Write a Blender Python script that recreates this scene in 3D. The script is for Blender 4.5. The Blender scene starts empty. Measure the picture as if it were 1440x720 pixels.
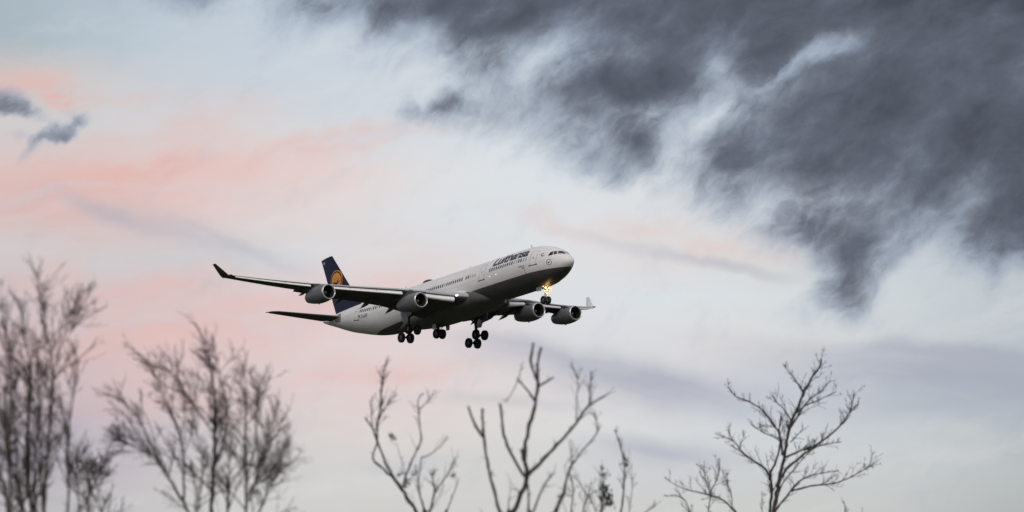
import bpy, bmesh, math, random
import numpy as np
from mathutils import Vector, Matrix

scene = bpy.context.scene
COL = scene.collection
rad = math.radians

# ------------------------------------------------------------------ camera
FPX = 5778.0                      # focal length in pixels of the 1440 wide photograph
ELEV = rad(8.29)                  # the camera looks up at the plane on approach
CAM = Vector((0.0, 0.0, 1.7))
cam_data = bpy.data.cameras.new('camera')
cam_data.sensor_width = 36.0
cam_data.lens = 36.0 * FPX / 1440.0
cam_data.clip_start = 0.5
cam_data.clip_end = 20000.0
cam_data.dof.use_dof = True
cam_data.dof.focus_distance = 553.0
cam_data.dof.aperture_fstop = 2.9
cam = bpy.data.objects.new('camera', cam_data)
COL.objects.link(cam)
cam.location = CAM
cam.rotation_euler = (rad(90) + ELEV, 0, 0)
scene.camera = cam

# ------------------------------------------------------------------ view, sun, sky
vs = scene.view_settings
vs.view_transform = 'Standard'
vs.look = 'None'
vs.gamma = 1.0
vs.exposure = 0.0
vs.use_curve_mapping = False

SUN_EL = rad(30.0)                # low evening sun behind the photographer, veiled
SUN_AZ = rad(182.0)               # clockwise from +Y
sd = bpy.data.lights.new('sun', 'SUN')
sd.energy = 1.4
sd.angle = rad(25)
sd.color = (1.0, 0.93, 0.86)
sun = bpy.data.objects.new('sun', sd)
COL.objects.link(sun)
to_sun = Vector((math.sin(SUN_AZ) * math.cos(SUN_EL), math.cos(SUN_AZ) * math.cos(SUN_EL), math.sin(SUN_EL)))
sun.rotation_euler = to_sun.to_track_quat('Z', 'Y').to_euler()
sun.location = (0, -30, 40)

world = bpy.data.worlds.new('World')
scene.world = world
world.use_nodes = True
WT = world.node_tree
WT.nodes.clear()
world.cycles.sampling_method = 'MANUAL'
world.cycles.sample_map_resolution = 512


class G:
    """small helper to write node graphs as expressions"""
    def __init__(self, tree):
        self.t = tree

    def n(self, typ, **kw):
        nd = self.t.nodes.new(typ)
        for k, v in kw.items():
            setattr(nd, k, v)
        return nd

    def put(self, sock, v):
        if isinstance(v, bpy.types.NodeSocket):
            self.t.links.new(v, sock)
        else:
            sock.default_value = v

    def m(self, op, a, b=None, c=None, clamp=False):
        nd = self.n('ShaderNodeMath', operation=op, use_clamp=clamp)
        self.put(nd.inputs[0], a)
        if b is not None:
            self.put(nd.inputs[1], b)
        if c is not None:
            self.put(nd.inputs[2], c)
        return nd.outputs[0]

    def sstep(self, v, lo, hi, a=0.0, b=1.0):
        nd = self.n('ShaderNodeMapRange', interpolation_type='SMOOTHSTEP')
        for i, x in enumerate((v, lo, hi, a, b)):
            self.put(nd.inputs[i], x)
        return nd.outputs[0]

    def mix(self, f, a, b):
        nd = self.n('ShaderNodeMix', data_type='RGBA')
        self.put(nd.inputs['Factor'], f)
        ia, ib = [s for s in nd.inputs if s.type == 'RGBA'][:2]
        for s, v in ((ia, a), (ib, b)):
            if isinstance(v, tuple):
                v = (v[0], v[1], v[2], 1.0)
            self.put(s, v)
        return [s for s in nd.outputs if s.type == 'RGBA'][0]

    def vec(self, x, y, z):
        nd = self.n('ShaderNodeCombineXYZ')
        for i, v in enumerate((x, y, z)):
            self.put(nd.inputs[i], v)
        return nd.outputs[0]

    def noise(self, v, scale, detail=4.0, rough=0.5, dist=0.0, out=0):
        nd = self.n('ShaderNodeTexNoise')
        self.put(nd.inputs['Vector'], v)
        nd.inputs['Scale'].default_value = scale
        nd.inputs['Detail'].default_value = detail
        nd.inputs['Roughness'].default_value = rough
        nd.inputs['Distortion'].default_value = dist
        return nd.outputs[out]

    def mapping(self, v, loc=(0, 0, 0), rot=0.0, scale=(1, 1, 1), typ='POINT'):
        nd = self.n('ShaderNodeMapping', vector_type=typ)
        self.put(nd.inputs['Vector'], v)
        nd.inputs['Location'].default_value = loc
        nd.inputs['Rotation'].default_value = (0, 0, rot)
        nd.inputs['Scale'].default_value = scale
        return nd.outputs[0]

    def along(self, v, loc, rot, scale):
        """coordinates turned so that x runs along the grain, then scaled"""
        return self.mapping(v, loc, rot, tuple(1 / s for s in scale), 'TEXTURE')

    def blobs(self, v, lst, full=1.0):
        """sum of soft elliptical patches of sky: (x, y, rx, ry, tilt degrees, weight), in hundredths of 1.0 degree-like sky units"""
        tot = 0.0
        for (x, y, rx, ry, rot, w) in lst:
            mp = self.mapping(v, (x / 100, y / 100, 0), rad(rot), (rx / 100, ry / 100, 1), 'TEXTURE')
            gr = self.n('ShaderNodeTexGradient', gradient_type='SPHERICAL')
            self.put(gr.inputs[0], mp)
            s = self.sstep(gr.outputs[1], 0.0, full)
            tot = self.m('MULTIPLY_ADD', s, w, tot)
        return tot


def srgb(r, g, b):
    return tuple((c / 255 / 12.92) if c <= 10 else ((c / 255 + 0.055) / 1.055) ** 2.4 for c in (r, g, b))


def build_sky():
    g = G(WT)
    tc = g.n('ShaderNodeTexCoord')
    sep = g.n('ShaderNodeSeparateXYZ')
    g.put(sep.inputs[0], tc.outputs['Generated'])
    az = g.m('ARCTAN2', sep.outputs[0], sep.outputs[1])
    el = g.m('ARCSINE', sep.outputs[2])
    # azimuth and height above the horizon of the sky, in units of 1/57.78 rad; sx grows eastwards, sy downwards
    sx = g.m('MULTIPLY_ADD', az, 57.78, 7.2)
    sy = g.m('MULTIPLY_ADD', el, -57.78, 3.6 + ELEV * 57.78)
    P = g.vec(sx, sy, 0.0)

    def warp(amount, scale, detail, seed):
        c = g.noise(g.mapping(P, (seed, seed * .37, 0)), scale, detail, 0.55, 0, 1)
        nd = g.n('ShaderNodeVectorMath', operation='MULTIPLY_ADD')
        g.put(nd.inputs[0], c)
        nd.inputs[1].default_value = (amount, amount, 0)
        off = g.n('ShaderNodeVectorMath', operation='ADD')
        g.put(off.inputs[0], P)
        off.inputs[1].default_value = (-amount / 2, -amount / 2, 0)
        g.put(nd.inputs[2], off.outputs[0])
        return nd.outputs[0]

    sky = g.n('ShaderNodeTexSky', sky_type='NISHITA')
    sky.sun_disc = False
    sky.sun_elevation = SUN_EL
    sky.sun_rotation = SUN_AZ
    STR = 0.10
    K = 1.0 / STR

    def c8(r, g_, b):
        return tuple(x * K for x in srgb(r, g_, b))

    def table(v, xs0, xs1, ys, rows, interp='B_SPLINE', colour=True):
        """smooth field over the sky: one colour ramp per height, blended from height to height"""
        sp = g.n('ShaderNodeSeparateXYZ')
        g.put(sp.inputs[0], v)
        fx = g.m('DIVIDE', g.m('SUBTRACT', sp.outputs[0], xs0 / 100), (xs1 - xs0) / 100, clamp=True)
        cur = None
        for i, row in enumerate(rows):
            rp = g.n('ShaderNodeValToRGB')
            cr = rp.color_ramp
            cr.interpolation = interp
            n = len(row)
            while len(cr.elements) < n:
                cr.elements.new(.5)
            for k in range(n):
                cr.elements[k].position = k / (n - 1)
            for k in range(n):
                cr.elements[k].color = (*srgb(*row[k]), 1) if colour else (row[k] * .5, row[k] * .5, row[k] * .5, 1)
            g.put(rp.inputs[0], fx)
            if cur is None:
                cur = rp.outputs[0]
            else:
                t = g.m('DIVIDE', g.m('SUBTRACT', sp.outputs[1], ys[i - 1] / 100), (ys[i] - ys[i - 1]) / 100, clamp=True)
                cur = g.mix(t, cur, rp.outputs[0])
        return cur

    W0 = warp(0.55, 0.6, 4, 21.3)
    W1 = warp(1.0, 0.75, 3, 3.1)
    W2 = warp(0.62, 1.25, 5, 9.7)
    # high veil, evening glow and rose tinted sheets: clear sky shows a little through them
    base = table(W0, 0, 1440, VEIL_Y, VEIL)
    near0 = g.m('MULTIPLY', g.sstep(g.m('ABSOLUTE', g.m('SUBTRACT', sx, 7.2)), 20.0, 8.5), g.sstep(sy, -9.0, -0.6))
    tint = g.noise(g.mapping(tc.outputs['Generated'], (.3, 2.4, .7), 0, (1, 1, 3)), 1.9, 5, .55)
    base = g.mix(near0, g.mix(g.sstep(tint, .35, .7), srgb(206, 212, 219), srgb(222, 204, 200)), base)
    up = g.n('ShaderNodeVectorMath', operation='SCALE')
    g.put(up.inputs[0], base)
    up.inputs['Scale'].default_value = K * 0.98
    col = g.mix(0.95, sky.outputs[0], up.outputs[0])
    streak = g.noise(g.along(W1, (0, 0, 0), rad(-11), (0.28, 1.5, 1)), 1.0, 6, 0.58)
    fine = g.noise(g.along(W2, (4, 2, 0), rad(-8), (0.40, 1.9, 1)), 1.7, 7, 0.62)
    st = g.m('MULTIPLY_ADD', fine, 0.45, g.m('MULTIPLY', streak, 0.55))
    down = g.noise(g.along(W0, (5, 1, 0), rad(9), (0.22, 1.8, 1)), 1.1, 5, 0.5)
    # faint ripples of the sheets, paler and rosier
    col = g.mix(g.sstep(st, .46, .68, 0, .22), col, c8(229, 227, 227))
    gap = g.m('MULTIPLY', g.sstep(st, .54, .40), g.blobs(P, [(160, 330, 640, 400, 0, .28)]))
    col = g.mix(gap, col, c8(213, 212, 217))
    rose = g.blobs(W1, ROSE)
    a = g.m('MULTIPLY', rose, g.sstep(st, 0.36, 0.62, 0.1, 1.35), clamp=True)
    col = g.mix(a, col, c8(226, 183, 176))
    lav = g.blobs(W0, LAVENDER)
    a = g.m('MULTIPLY', lav, g.sstep(down, 0.30, 0.68, 0.4, 1.0), clamp=True)
    col = g.mix(a, col, c8(170, 174, 188))
    # ragged slate cloud
    n1 = g.noise(g.along(W2, (1.7, 5.2, 0), rad(-38), (0.72, 1.3, 1)), 1.15, 10, 0.58)
    n2 = g.noise(g.along(W2, (7.7, 1.2, 0), rad(-45), (0.62, 1.3, 1)), 3.4, 8, 0.62)
    fb = g.m('SUBTRACT', g.m('MULTIPLY_ADD', n2, 0.26, g.m('MULTIPLY', n1, 0.74)), 0.5)
    W3 = warp(0.5, 1.1, 5, 31.0)
    dm = table(W3, 0, 1440, SLATE_Y, SLATE, 'CARDINAL', False)
    sc = g.n('ShaderNodeSeparateColor')
    g.put(sc.inputs[0], dm)
    d0 = g.m('MULTIPLY', sc.outputs[0], 2.15)
    d0 = g.m('ADD', d0, g.blobs(W2, WISPS))
    # away from this part of the sky the cloud cover breaks up into loose banks
    near = g.m('MULTIPLY', g.sstep(g.m('ABSOLUTE', g.m('SUBTRACT', sx, 7.2)), 12.5, 8.0), g.sstep(sy, -4.5, -0.6))
    bank = g.noise(g.mapping(tc.outputs['Generated'], (3.1, .4, 1.7), 0, (1, 1, 2.2)), 2.6, 6, .55)
    d0 = g.m('ADD', g.m('MULTIPLY', d0, near), g.m('MULTIPLY', g.sstep(bank, .40, .66, 0, .95), g.m('SUBTRACT', 1.0, near)))
    # ragged most where the cloud is half open, calm inside and far outside
    amp = g.m('MULTIPLY_ADD', g.sstep(d0, 0.02, 0.45), 1.25, g.sstep(d0, 0.55, 1.0, 0.12, -0.65))
    d = g.m('MULTIPLY_ADD', fb, g.m('MULTIPLY', amp, 1.55), d0)
    shade = g.noise(g.along(W1, (2.2, 8.1, 0), rad(-25), (0.6, 1.2, 1)), 1.2, 8, 0.6)
    sh = g.m('MULTIPLY_ADD', g.m('SUBTRACT', shade, 0.5), -1.6, d)
    thin = g.m('MULTIPLY', g.sstep(g.m('MULTIPLY_ADD', fb, 1.1, d0), 0.0, 0.55), 0.55)
    col = g.mix(thin, col, c8(156, 168, 187))
    core = g.mix(g.sstep(sh, 0.15, 1.05), c8(136, 148, 168), c8(93, 98, 111))
    core = g.mix(g.sstep(sh, 0.9, 1.6), core, c8(70, 75, 87))
    col = g.mix(g.sstep(d, 0.10, 1.08, 0.0, 0.985), col, core)
    # unseen dimming of the low sky behind and left, added to shade the airliner
    side = g.m('MULTIPLY_ADD', sep.outputs[0], 0.75, g.m('MULTIPLY', sep.outputs[1], 0.66))
    back = g.m('MULTIPLY', g.sstep(side, 0.3, -0.6), g.sstep(sep.outputs[2], 0.8, 0.1))
    col = g.mix(g.m('MULTIPLY', back, 0.2), col, c8(70, 72, 80))
    bg = g.n('ShaderNodeBackground')
    g.put(bg.inputs[0], col)
    bg.inputs[1].default_value = STR
    out = g.n('ShaderNodeOutputWorld')
    g.put(out.inputs[0], bg.outputs[0])


VEIL_Y = [0, 60, 120, 180, 240, 300, 360, 420, 480, 540, 600, 660, 720]
VEIL = [
    [(168,182,191),(182,196,206),(190,202,213),(196,207,218),(198,209,220),(200,210,221),(202,212,222),(200,211,222),(196,208,220),(190,203,215),(180,193,206),(170,182,196),(160,172,186)],
    [(168,182,190),(185,197,206),(196,207,216),(200,210,220),(204,213,222),(208,217,225),(205,214,223),(200,211,222),(196,208,220),(192,205,217),(180,193,206),(165,178,192),(150,163,177)],
    [(210,194,191),(212,207,205),(203,209,216),(204,211,220),(208,215,223),(212,219,226),(212,219,226),(207,216,225),(204,214,224),(200,210,220),(185,196,208),(165,178,192),(150,163,177)],
    [(212,203,203),(210,211,213),(222,209,209),(222,214,212),(214,219,226),(218,224,229),(220,226,230),(218,224,229),(216,222,227),(208,216,223),(190,200,210),(170,182,194),(155,167,180)],
    [(220,198,194),(229,191,184),(233,198,192),(234,206,201),(234,213,210),(227,225,226),(224,229,232),(223,228,232),(220,226,230),(214,221,226),(205,213,219),(195,204,211),(175,185,194)],
    [(217,184,180),(222,188,183),(225,198,195),(227,211,210),(227,219,217),(224,227,230),(223,229,233),(227,225,226),(222,223,225),(214,218,222),(208,214,218),(198,206,212),(180,189,196)],
    [(214,202,200),(211,202,202),(208,202,204),(216,216,219),(225,223,225),(229,214,212),(223,228,231),(227,223,223),(226,220,219),(222,215,213),(208,213,217),(203,209,214),(188,195,201)],
    [(204,188,192),(213,195,197),(220,199,199),(226,200,198),(230,204,201),(228,212,211),(222,225,229),(223,227,231),(222,227,230),(218,223,226),(212,218,221),(205,211,215),(192,199,204)],
    [(205,187,191),(216,193,194),(223,197,197),(227,201,200),(230,207,206),(229,213,213),(221,214,217),(220,222,226),(226,223,224),(222,219,219),(211,213,216),(202,207,211),(190,196,202)],
    [(198,180,185),(210,187,190),(218,195,196),(224,204,204),(230,210,210),(227,210,210),(227,219,217),(211,207,213),(203,203,211),(201,203,211),(196,200,208),(182,188,197),(168,175,184)],
    [(190,175,180),(200,182,189),(209,193,198),(218,206,204),(223,212,209),(224,214,211),(222,219,216),(220,219,219),(214,216,218),(208,212,216),(203,207,212),(195,200,204),(180,186,190)],
    [(187,177,184),(195,184,190),(202,194,198),(210,206,206),(215,212,210),(214,212,211),(214,212,210),(210,209,211),(206,208,212),(206,208,210),(205,207,208),(198,202,203),(184,188,189)],
    [(182,178,182),(192,189,191),(203,201,201),(208,206,204),(209,207,204),(209,207,204),(209,207,204),(208,206,204),(206,206,204),(204,205,203),(201,203,201),(193,195,194),(178,181,181)],
]
ROSE = [
    (90, 262, 300, 60, -4, .55), (240, 215, 200, 60, -24, .45), (40, 122, 130, 34, 6, .55), (75, 140, 60, 20, 10, .4), (150, 138, 150, 22, 4, .25), (470, 210, 260, 32, -9, .45),
    (575, 385, 130, 34, -8, .4), (220, 405, 220, 36, -12, .4), (330, 440, 300, 50, -4, .3), (540, 530, 200, 34, -3, .45), (860, 322, 280, 26, 9, .25), (1060, 352, 120, 26, 6, .2), (140, 190, 60, 24, 0, .3), (180, 490, 320, 60, -4, .4), (60, 400, 200, 50, -6, .3), (260, 560, 300, 50, 0, .3), (640, 430, 200, 40, -4, .2),
]
LAVENDER = [
    (265, 330, 250, 36, 17, .5), (120, 290, 120, 20, 24, .4), (350, 352, 110, 14, 24, .5), (850, 528, 320, 46, 13, .7), (1020, 556, 280, 44, 12, .6), (1180, 512, 320, 40, 9, .55), (1380, 540, 340, 64, 6, .8), (1330, 500, 300, 20, 7, .5), (130, 620, 300, 60, 0, .4),
    (930, 636, 170, 34, 5, .7), (930, 354, 220, 16, 14, .38), (1050, 380, 160, 14, 10, .4), (740, 490, 180, 22, 12, .4), (580, 655, 120, 30, -4, .35), (700, 565, 200, 16, 4, .3), (1300, 580, 260, 30, 4, .4), (40, 650, 200, 50, 0, .4),
]
WISPS = [
    (-4, 152, 80, 34, 18, .55), (36, 170, 64, 20, 20, .32), (50, 212, 90, 17, -36, .42), (84, 184, 64, 17, -42, .42), (106, 166, 34, 13, 20, .28), (20, 205, 40, 14, 10, .35),
    (1398, 405, 30, 44, 20, .22), (790, 140, 400, 130, -16, .08), (880, 130, 150, 60, -30, .25), (1190, 415, 90, 40, 10, .12), (870, 215, 90, 40, -20, .12), (910, 195, 60, 40, -40, .1), (560, 20, 200, 40, 5, .2), (600, 158, 60, 22, -6, .35), (632, 148, 50, 20, 10, .3), (1016, 95, 30, 50, 0, -.15), (1175, 70, 70, 26, -10, -.42), (1120, 100, 100, 24, -34, -.34), (748, 90, 54, 26, -40, -.3), (1000, 172, 60, 22, -50, -.3),
]
SLATE_Y = [0, 40, 80, 120, 160, 200, 240, 280, 320, 360, 400, 440, 480]
#         0    60   120  180  240  300  360  420  480  540  600  660  720  780  840  900  960  1020 1080 1140 1200 1260 1320 1380 1440
SLATE = [
    [0, .02, .06, .15, .55, .42, .36, .55, .60, .80, .92, .96, .98, 1.0, 1.0, 1.0, 1.0, 1.0, 1.0, 1.0, 1.02, 1.15, 1.4, 1.4, 1.4],
    [0, 0, 0, .03, .12, .06, .10, .28, .28, .42, .50, .80, .90, .86, .80, .95, .95, .86, 1.0, .97, .96, 1.0, 1.15, .92, .98],
    [0, 0, 0, 0, 0, 0, 0, .06, .15, .22, .20, .50, .50, .34, .66, .72, .86, .84, .94, .80, .92, .96, .98, .97, .98],
    [0, 0, 0, 0, 0, 0, 0, 0, .04, .08, .12, .36, .36, .68, .80, .86, .80, .64, .72, .82, .95, 1.0, 1.0, 1.0, .90],
    [0, 0, 0, 0, 0, 0, 0, 0, 0, .08, .34, .30, .30, .52, .56, .46, .52, .46, .82, .95, 1.0, 1.02, 1.02, 1.08, 1.08],
    [0, 0, 0, 0, 0, 0, 0, 0, 0, 0, .06, .06, .10, .26, .44, .72, .46, .72, .92, .97, 1.0, 1.02, 1.05, 1.02, 1.15],
    [0, 0, 0, 0, 0, 0, 0, 0, 0, 0, 0, 0, .02, .12, .48, .42, .40, .86, .86, .92, 1.0, 1.0, .92, .82, 1.05],
    [0, 0, 0, 0, 0, 0, 0, 0, 0, 0, 0, 0, 0, 0, .06, .08, .22, .46, .44, .50, .58, .84, .84, .74, 1.04],
    [0, 0, 0, 0, 0, 0, 0, 0, 0, 0, 0, 0, 0, 0, 0, 0, .05, .14, .38, .58, .82, .78, .62, .82, 1.0],
    [0, 0, 0, 0, 0, 0, 0, 0, 0, 0, 0, 0, 0, 0, 0, 0, 0, .02, .14, .44, .90, .52, .26, .68, .92],
    [0, 0, 0, 0, 0, 0, 0, 0, 0, 0, 0, 0, 0, 0, 0, 0, 0, 0, 0, .10, .76, .14, .02, .04, .06],
    [0, 0, 0, 0, 0, 0, 0, 0, 0, 0, 0, 0, 0, 0, 0, 0, 0, 0, 0, .20, .46, .05, 0, .02, .0],
    [0] * 25,
]
build_sky()


# ------------------------------------------------------------------ helpers
def link(name, data, parent=None):
    o = bpy.data.objects.new(name, data)
    COL.objects.link(o)
    if parent is not None:
        o.parent = parent
    return o


class MB:
    """collects points and faces of one part and links them as one mesh object"""
    def __init__(self):
        self.v, self.f, self.mi = [], [], []

    def add(self, verts, faces, mi=0):
        b = len(self.v)
        self.v.extend([tuple(map(float, p)) for p in verts])
        self.f.extend([tuple(b + i for i in f) for f in faces])
        self.mi.extend([mi] * len(faces))

    def rings(self, rings, close=True, cap0=False, cap1=False, mi=0):
        n = len(rings[0])
        verts = [p for r in rings for p in r]
        faces = []
        for i in range(len(rings) - 1):
            for j in range(n if close else n - 1):
                k = (j + 1) % n
                faces.append((i * n + j, i * n + k, (i + 1) * n + k, (i + 1) * n + j))
        if cap0:
            faces.append(tuple(range(n)))
        if cap1:
            faces.append(tuple((len(rings) - 1) * n + j for j in reversed(range(n))))
        self.add(verts, faces, mi)

    def lathe(self, prof, origin, n=48, mi=0):
        """profile of (x aft, radius) turned about the x axis through origin"""
        self.rings([[(origin[0] + x, origin[1] + r * math.cos(2 * math.pi * k / n), origin[2] + r * math.sin(2 * math.pi * k / n)) for k in range(n)]
                    for x, r in prof], mi=mi)

    def tube(self, pts, radii, n=12, caps=True, mi=0):
        pts = [Vector(p) for p in pts]
        rings = []
        ref = None
        for i, p in enumerate(pts):
            t = (pts[min(i + 1, len(pts) - 1)] - pts[max(i - 1, 0)]).normalized()
            if ref is None:
                ref = t.orthogonal().normalized()
            a = (ref - t * ref.dot(t))
            a = a.normalized() if a.length > 1e-6 else t.orthogonal().normalized()
            ref = a
            b = t.cross(a)
            r = radii[i] if isinstance(radii, (list, tuple)) else radii
            rings.append([p + (a * math.cos(2 * math.pi * k / n) + b * math.sin(2 * math.pi * k / n)) * r for k in range(n)])
        self.rings(rings, cap0=caps, cap1=caps, mi=mi)

    def box(self, c, s, rot=None, mi=0):
        pts = []
        for x in (-.5, .5):
            for y in (-.5, .5):
                for z in (-.5, .5):
                    p = Vector((x * s[0], y * s[1], z * s[2]))
                    if rot is not None:
                        p = rot @ p
                    pts.append(p + Vector(c))
        self.add(pts, [(0, 1, 3, 2), (4, 6, 7, 5), (0, 4, 5, 1), (2, 3, 7, 6), (0, 2, 6, 4), (1, 5, 7, 3)], mi)

    def plate(self, poly, axis, c, th, mi=0):
        """polygon of 2d points extruded by th along an axis: 'y' -> (x, z) points, 'x' -> (y, z) points"""
        def P(p, o):
            return (p[0], c + o, p[1]) if axis == 'y' else (c + o, p[0], p[1])
        self.rings([[P(p, -th / 2) for p in poly], [P(p, th / 2) for p in poly]], cap0=True, cap1=True, mi=mi)

    def build(self, name, mats, parent=None, smooth=True, off=None, angle=35):
        me = bpy.data.meshes.new(name)
        me.from_pydata(self.v, [], self.f)
        for mt in (mats if isinstance(mats, (list, tuple)) else [mats]):
            me.materials.append(mt)
        me.polygons.foreach_set('material_index', self.mi)
        bm = bmesh.new()
        bm.from_mesh(me)
        bmesh.ops.recalc_face_normals(bm, faces=bm.faces)
        for f in bm.faces:
            f.smooth = smooth
        if smooth:
            for e in bm.edges:
                if len(e.link_faces) == 2 and e.calc_face_angle(0) > rad(angle):
                    e.smooth = False
        bm.to_mesh(me)
        bm.free()
        o = link(name, me, parent)
        if off is not None:
            o.location = off
        return o


def mat(name, base, rough=0.5, metal=0.0, var=0.0, scale=3.0, spec=0.5, emit=None, estr=0.0, bump=0.0, coat=0.0):
    m = bpy.data.materials.new(name)
    m.use_nodes = True
    t = m.node_tree
    bs = t.nodes['Principled BSDF']
    bs.inputs['Roughness'].default_value = rough
    bs.inputs['Metallic'].default_value = metal
    bs.inputs['Specular IOR Level'].default_value = spec
    bs.inputs['Coat Weight'].default_value = coat
    g = G(t)
    tc = g.n('ShaderNodeTexCoord')
    nz = g.noise(tc.outputs['Object'], scale, 5, 0.6)
    dark = tuple(c * (1 - var) for c in base)
    lite = tuple(min(1, c * (1 + var)) for c in base)
    g.put(bs.inputs['Base Color'], g.mix(g.sstep(nz, .3, .7), dark, lite))
    if emit:
        bs.inputs['Emission Color'].default_value = (*emit, 1)
        bs.inputs['Emission Strength'].default_value = estr
    if bump:
        bp = g.n('ShaderNodeBump')
        bp.inputs['Strength'].default_value = bump
        g.put(bp.inputs['Height'], nz)
        g.put(bs.inputs['Normal'], bp.outputs[0])
    return m


def fuselage_paint():
    """white upper body, grey belly below a crisp line, faint skin joints, streaks of dirt"""
    m = bpy.data.materials.new('fuselage_paint')
    m.use_nodes = True
    t = m.node_tree
    bs = t.nodes['Principled BSDF']
    g = G(t)
    tc = g.n('ShaderNodeTexCoord')
    sp = g.n('ShaderNodeSeparateXYZ')
    g.put(sp.inputs[0], tc.outputs['Object'])
    x, y, z = sp.outputs
    line = g.m('MULTIPLY_ADD', g.m('MAXIMUM', g.m('SUBTRACT', x, 19.0), 0.0), -0.041, -1.50)
    low = g.sstep(g.m('SUBTRACT', line, z), -0.02, 0.02)
    streak = g.noise(g.mapping(tc.outputs['Object'], (0, 0, 0), 0, (0.25, 1.5, 1.5)), 1.3, 6, .6)
    white = g.mix(g.sstep(streak, .35, .8), (.84, .835, .825), (.72, .71, .70))
    grey = g.mix(g.sstep(streak, .3, .75), (.105, .105, .103), (.075, .075, .077))
    # skin joints round the barrel and along it
    fr = g.m('ABSOLUTE', g.m('SUBTRACT', g.m('FRACT', g.m('DIVIDE', x, 3.73)), 0.5))
    joint = g.sstep(fr, .4945, .499)
    ang = g.m('ARCTAN2', g.m('ADD', z, .37), g.m('ABSOLUTE', y))
    fa = g.m('ABSOLUTE', g.m('SUBTRACT', g.m('FRACT', g.m('DIVIDE', ang, .42)), 0.5))
    joint = g.m('MAXIMUM', joint, g.sstep(fa, .4935, .499))
    col = g.mix(low, white, grey)
    col = g.mix(g.m('MULTIPLY', joint, .45), col, (.25, .25, .25))
    g.put(bs.inputs['Base Color'], col)
    g.put(bs.inputs['Roughness'], g.m('MULTIPLY_ADD', streak, .25, .34))
    bs.inputs['Specular IOR Level'].default_value = .3
    return m


M = {
    'fuselage': fuselage_paint(),
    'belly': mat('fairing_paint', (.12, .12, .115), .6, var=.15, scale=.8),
    'wing': mat('wing_grey_shaded', (.105, .108, .11), .65, var=.12, scale=.7, spec=.12),  # wing grey with the shade of the undersides put into the colour
    'wing_lit': mat('wing_grey_lit', (.46, .47, .48), .45, var=.08, scale=.7, spec=.3),
    'slat': mat('bare_slat_metal', (.86, .85, .85), .4, .0, var=.06, scale=1.2),
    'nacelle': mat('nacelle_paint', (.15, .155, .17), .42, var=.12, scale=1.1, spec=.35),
    'lip': mat('polished_intake_lip', (.75, .75, .74), .3, .75, var=.06),
    'duct': mat('intake_duct', (.022, .022, .023), .6, var=.2),
    'fan': mat('fan_blades', (.02, .02, .021), .5, .2, var=.2),
    'spinner': mat('spinner', (.14, .14, .14), .4, var=.1),
    'nozzle': mat('exhaust_metal', (.16, .15, .14), .4, .8, var=.2),
    'blue': mat('navy_paint', (.009, .014, .045), .5, var=.15, scale=.8, spec=.2),
    'yellow': mat('orange_yellow_paint', (.78, .28, .012), .4, var=.05),
    'navy_text': mat('navy_lettering', (.010, .013, .050), .4),
    'glass': mat('cabin_glass', (.012, .013, .016), .12, spec=.6),
    'shade': mat('closed_window_shade', (.42, .42, .43), .4),
    'dark': mat('dark_trim', (.035, .035, .037), .5),
    'seam': mat('door_seam', (.30, .295, .29), .5),
    'tyre': mat('tyre_rubber', (.018, .018, .018), .8, var=.2, scale=12, spec=.3),
    'rim': mat('wheel_rim', (.16, .16, .16), .5, .3),
    'gear': mat('gear_leg_paint', (.32, .33, .34), .45, var=.1, scale=6),
    'gear_dark': mat('gear_steel', (.06, .06, .065), .45, .4, var=.15, scale=6),
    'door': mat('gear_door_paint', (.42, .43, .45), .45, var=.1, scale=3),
    'plate': mat('tail_seal_plate', (.20, .19, .18), .5, .3, var=.15),
    'white': mat('white_paint', (.78, .78, .78), .4, var=.04),
    'winglet_shaded': mat('winglet_outer_shade', (.022, .022, .026), .5, spec=.2),
    'red': mat('red_paint', (.42, .03, .02), .5),
    'gold': mat('gold_paint', (.75, .45, .03), .5),
    'lamp_white': mat('lamp_hot_lens', (.9, .9, .85), .3, emit=(1.0, .72, .30), estr=5),
    'lamp_warm': mat('lamp_amber_lens', (.9, .7, .4), .3, emit=(1.0, .50, .10), estr=1.5),
    'lamp_small': mat('small_lamp_lens', (.9, .9, .9), .3, emit=(1.0, .86, .68), estr=2.5),
}

# ------------------------------------------------------------------ the airliner: body axes, x aft of the nose, y to starboard, z up
Z0 = -.37
ST = np.array([
(.42,-.40,-.40,0),(.46,-.22,-.58,.20),(.57,-.04,-.76,.39),(.8,.20,-.97,.63),(1.2,.50,-1.21,.90),(1.7,.82,-1.45,1.19),(2.25,1.15,-1.69,1.49),
(2.8,1.46,-1.91,1.75),(3.4,1.76,-2.12,1.99),(4.1,2.03,-2.33,2.22),(4.9,2.27,-2.50,2.42),(5.8,2.47,-2.69,2.59),(6.8,2.64,-2.76,2.71),(8,2.76,-2.805,2.79),(9.6,2.82,-2.82,2.82),
(12,2.82,-2.82,2.82),(42,2.82,-2.82,2.82),(44.5,2.82,-2.73,2.82),(47,2.82,-2.45,2.80),(49.5,2.81,-1.98,2.70),(52,2.78,-1.40,2.50),(54.5,2.70,-.78,2.20),(57,2.60,.0,1.80),(59,2.50,.66,1.40),(60.7,2.40,1.2,1.02),(61.9,2.32,1.6,.70),(62.5,2.26,1.82,.48),(62.74,2.2,1.98,.26)])
ST[:, 1:3] += Z0
XS = np.sqrt(ST[:, 0] - .42)


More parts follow.
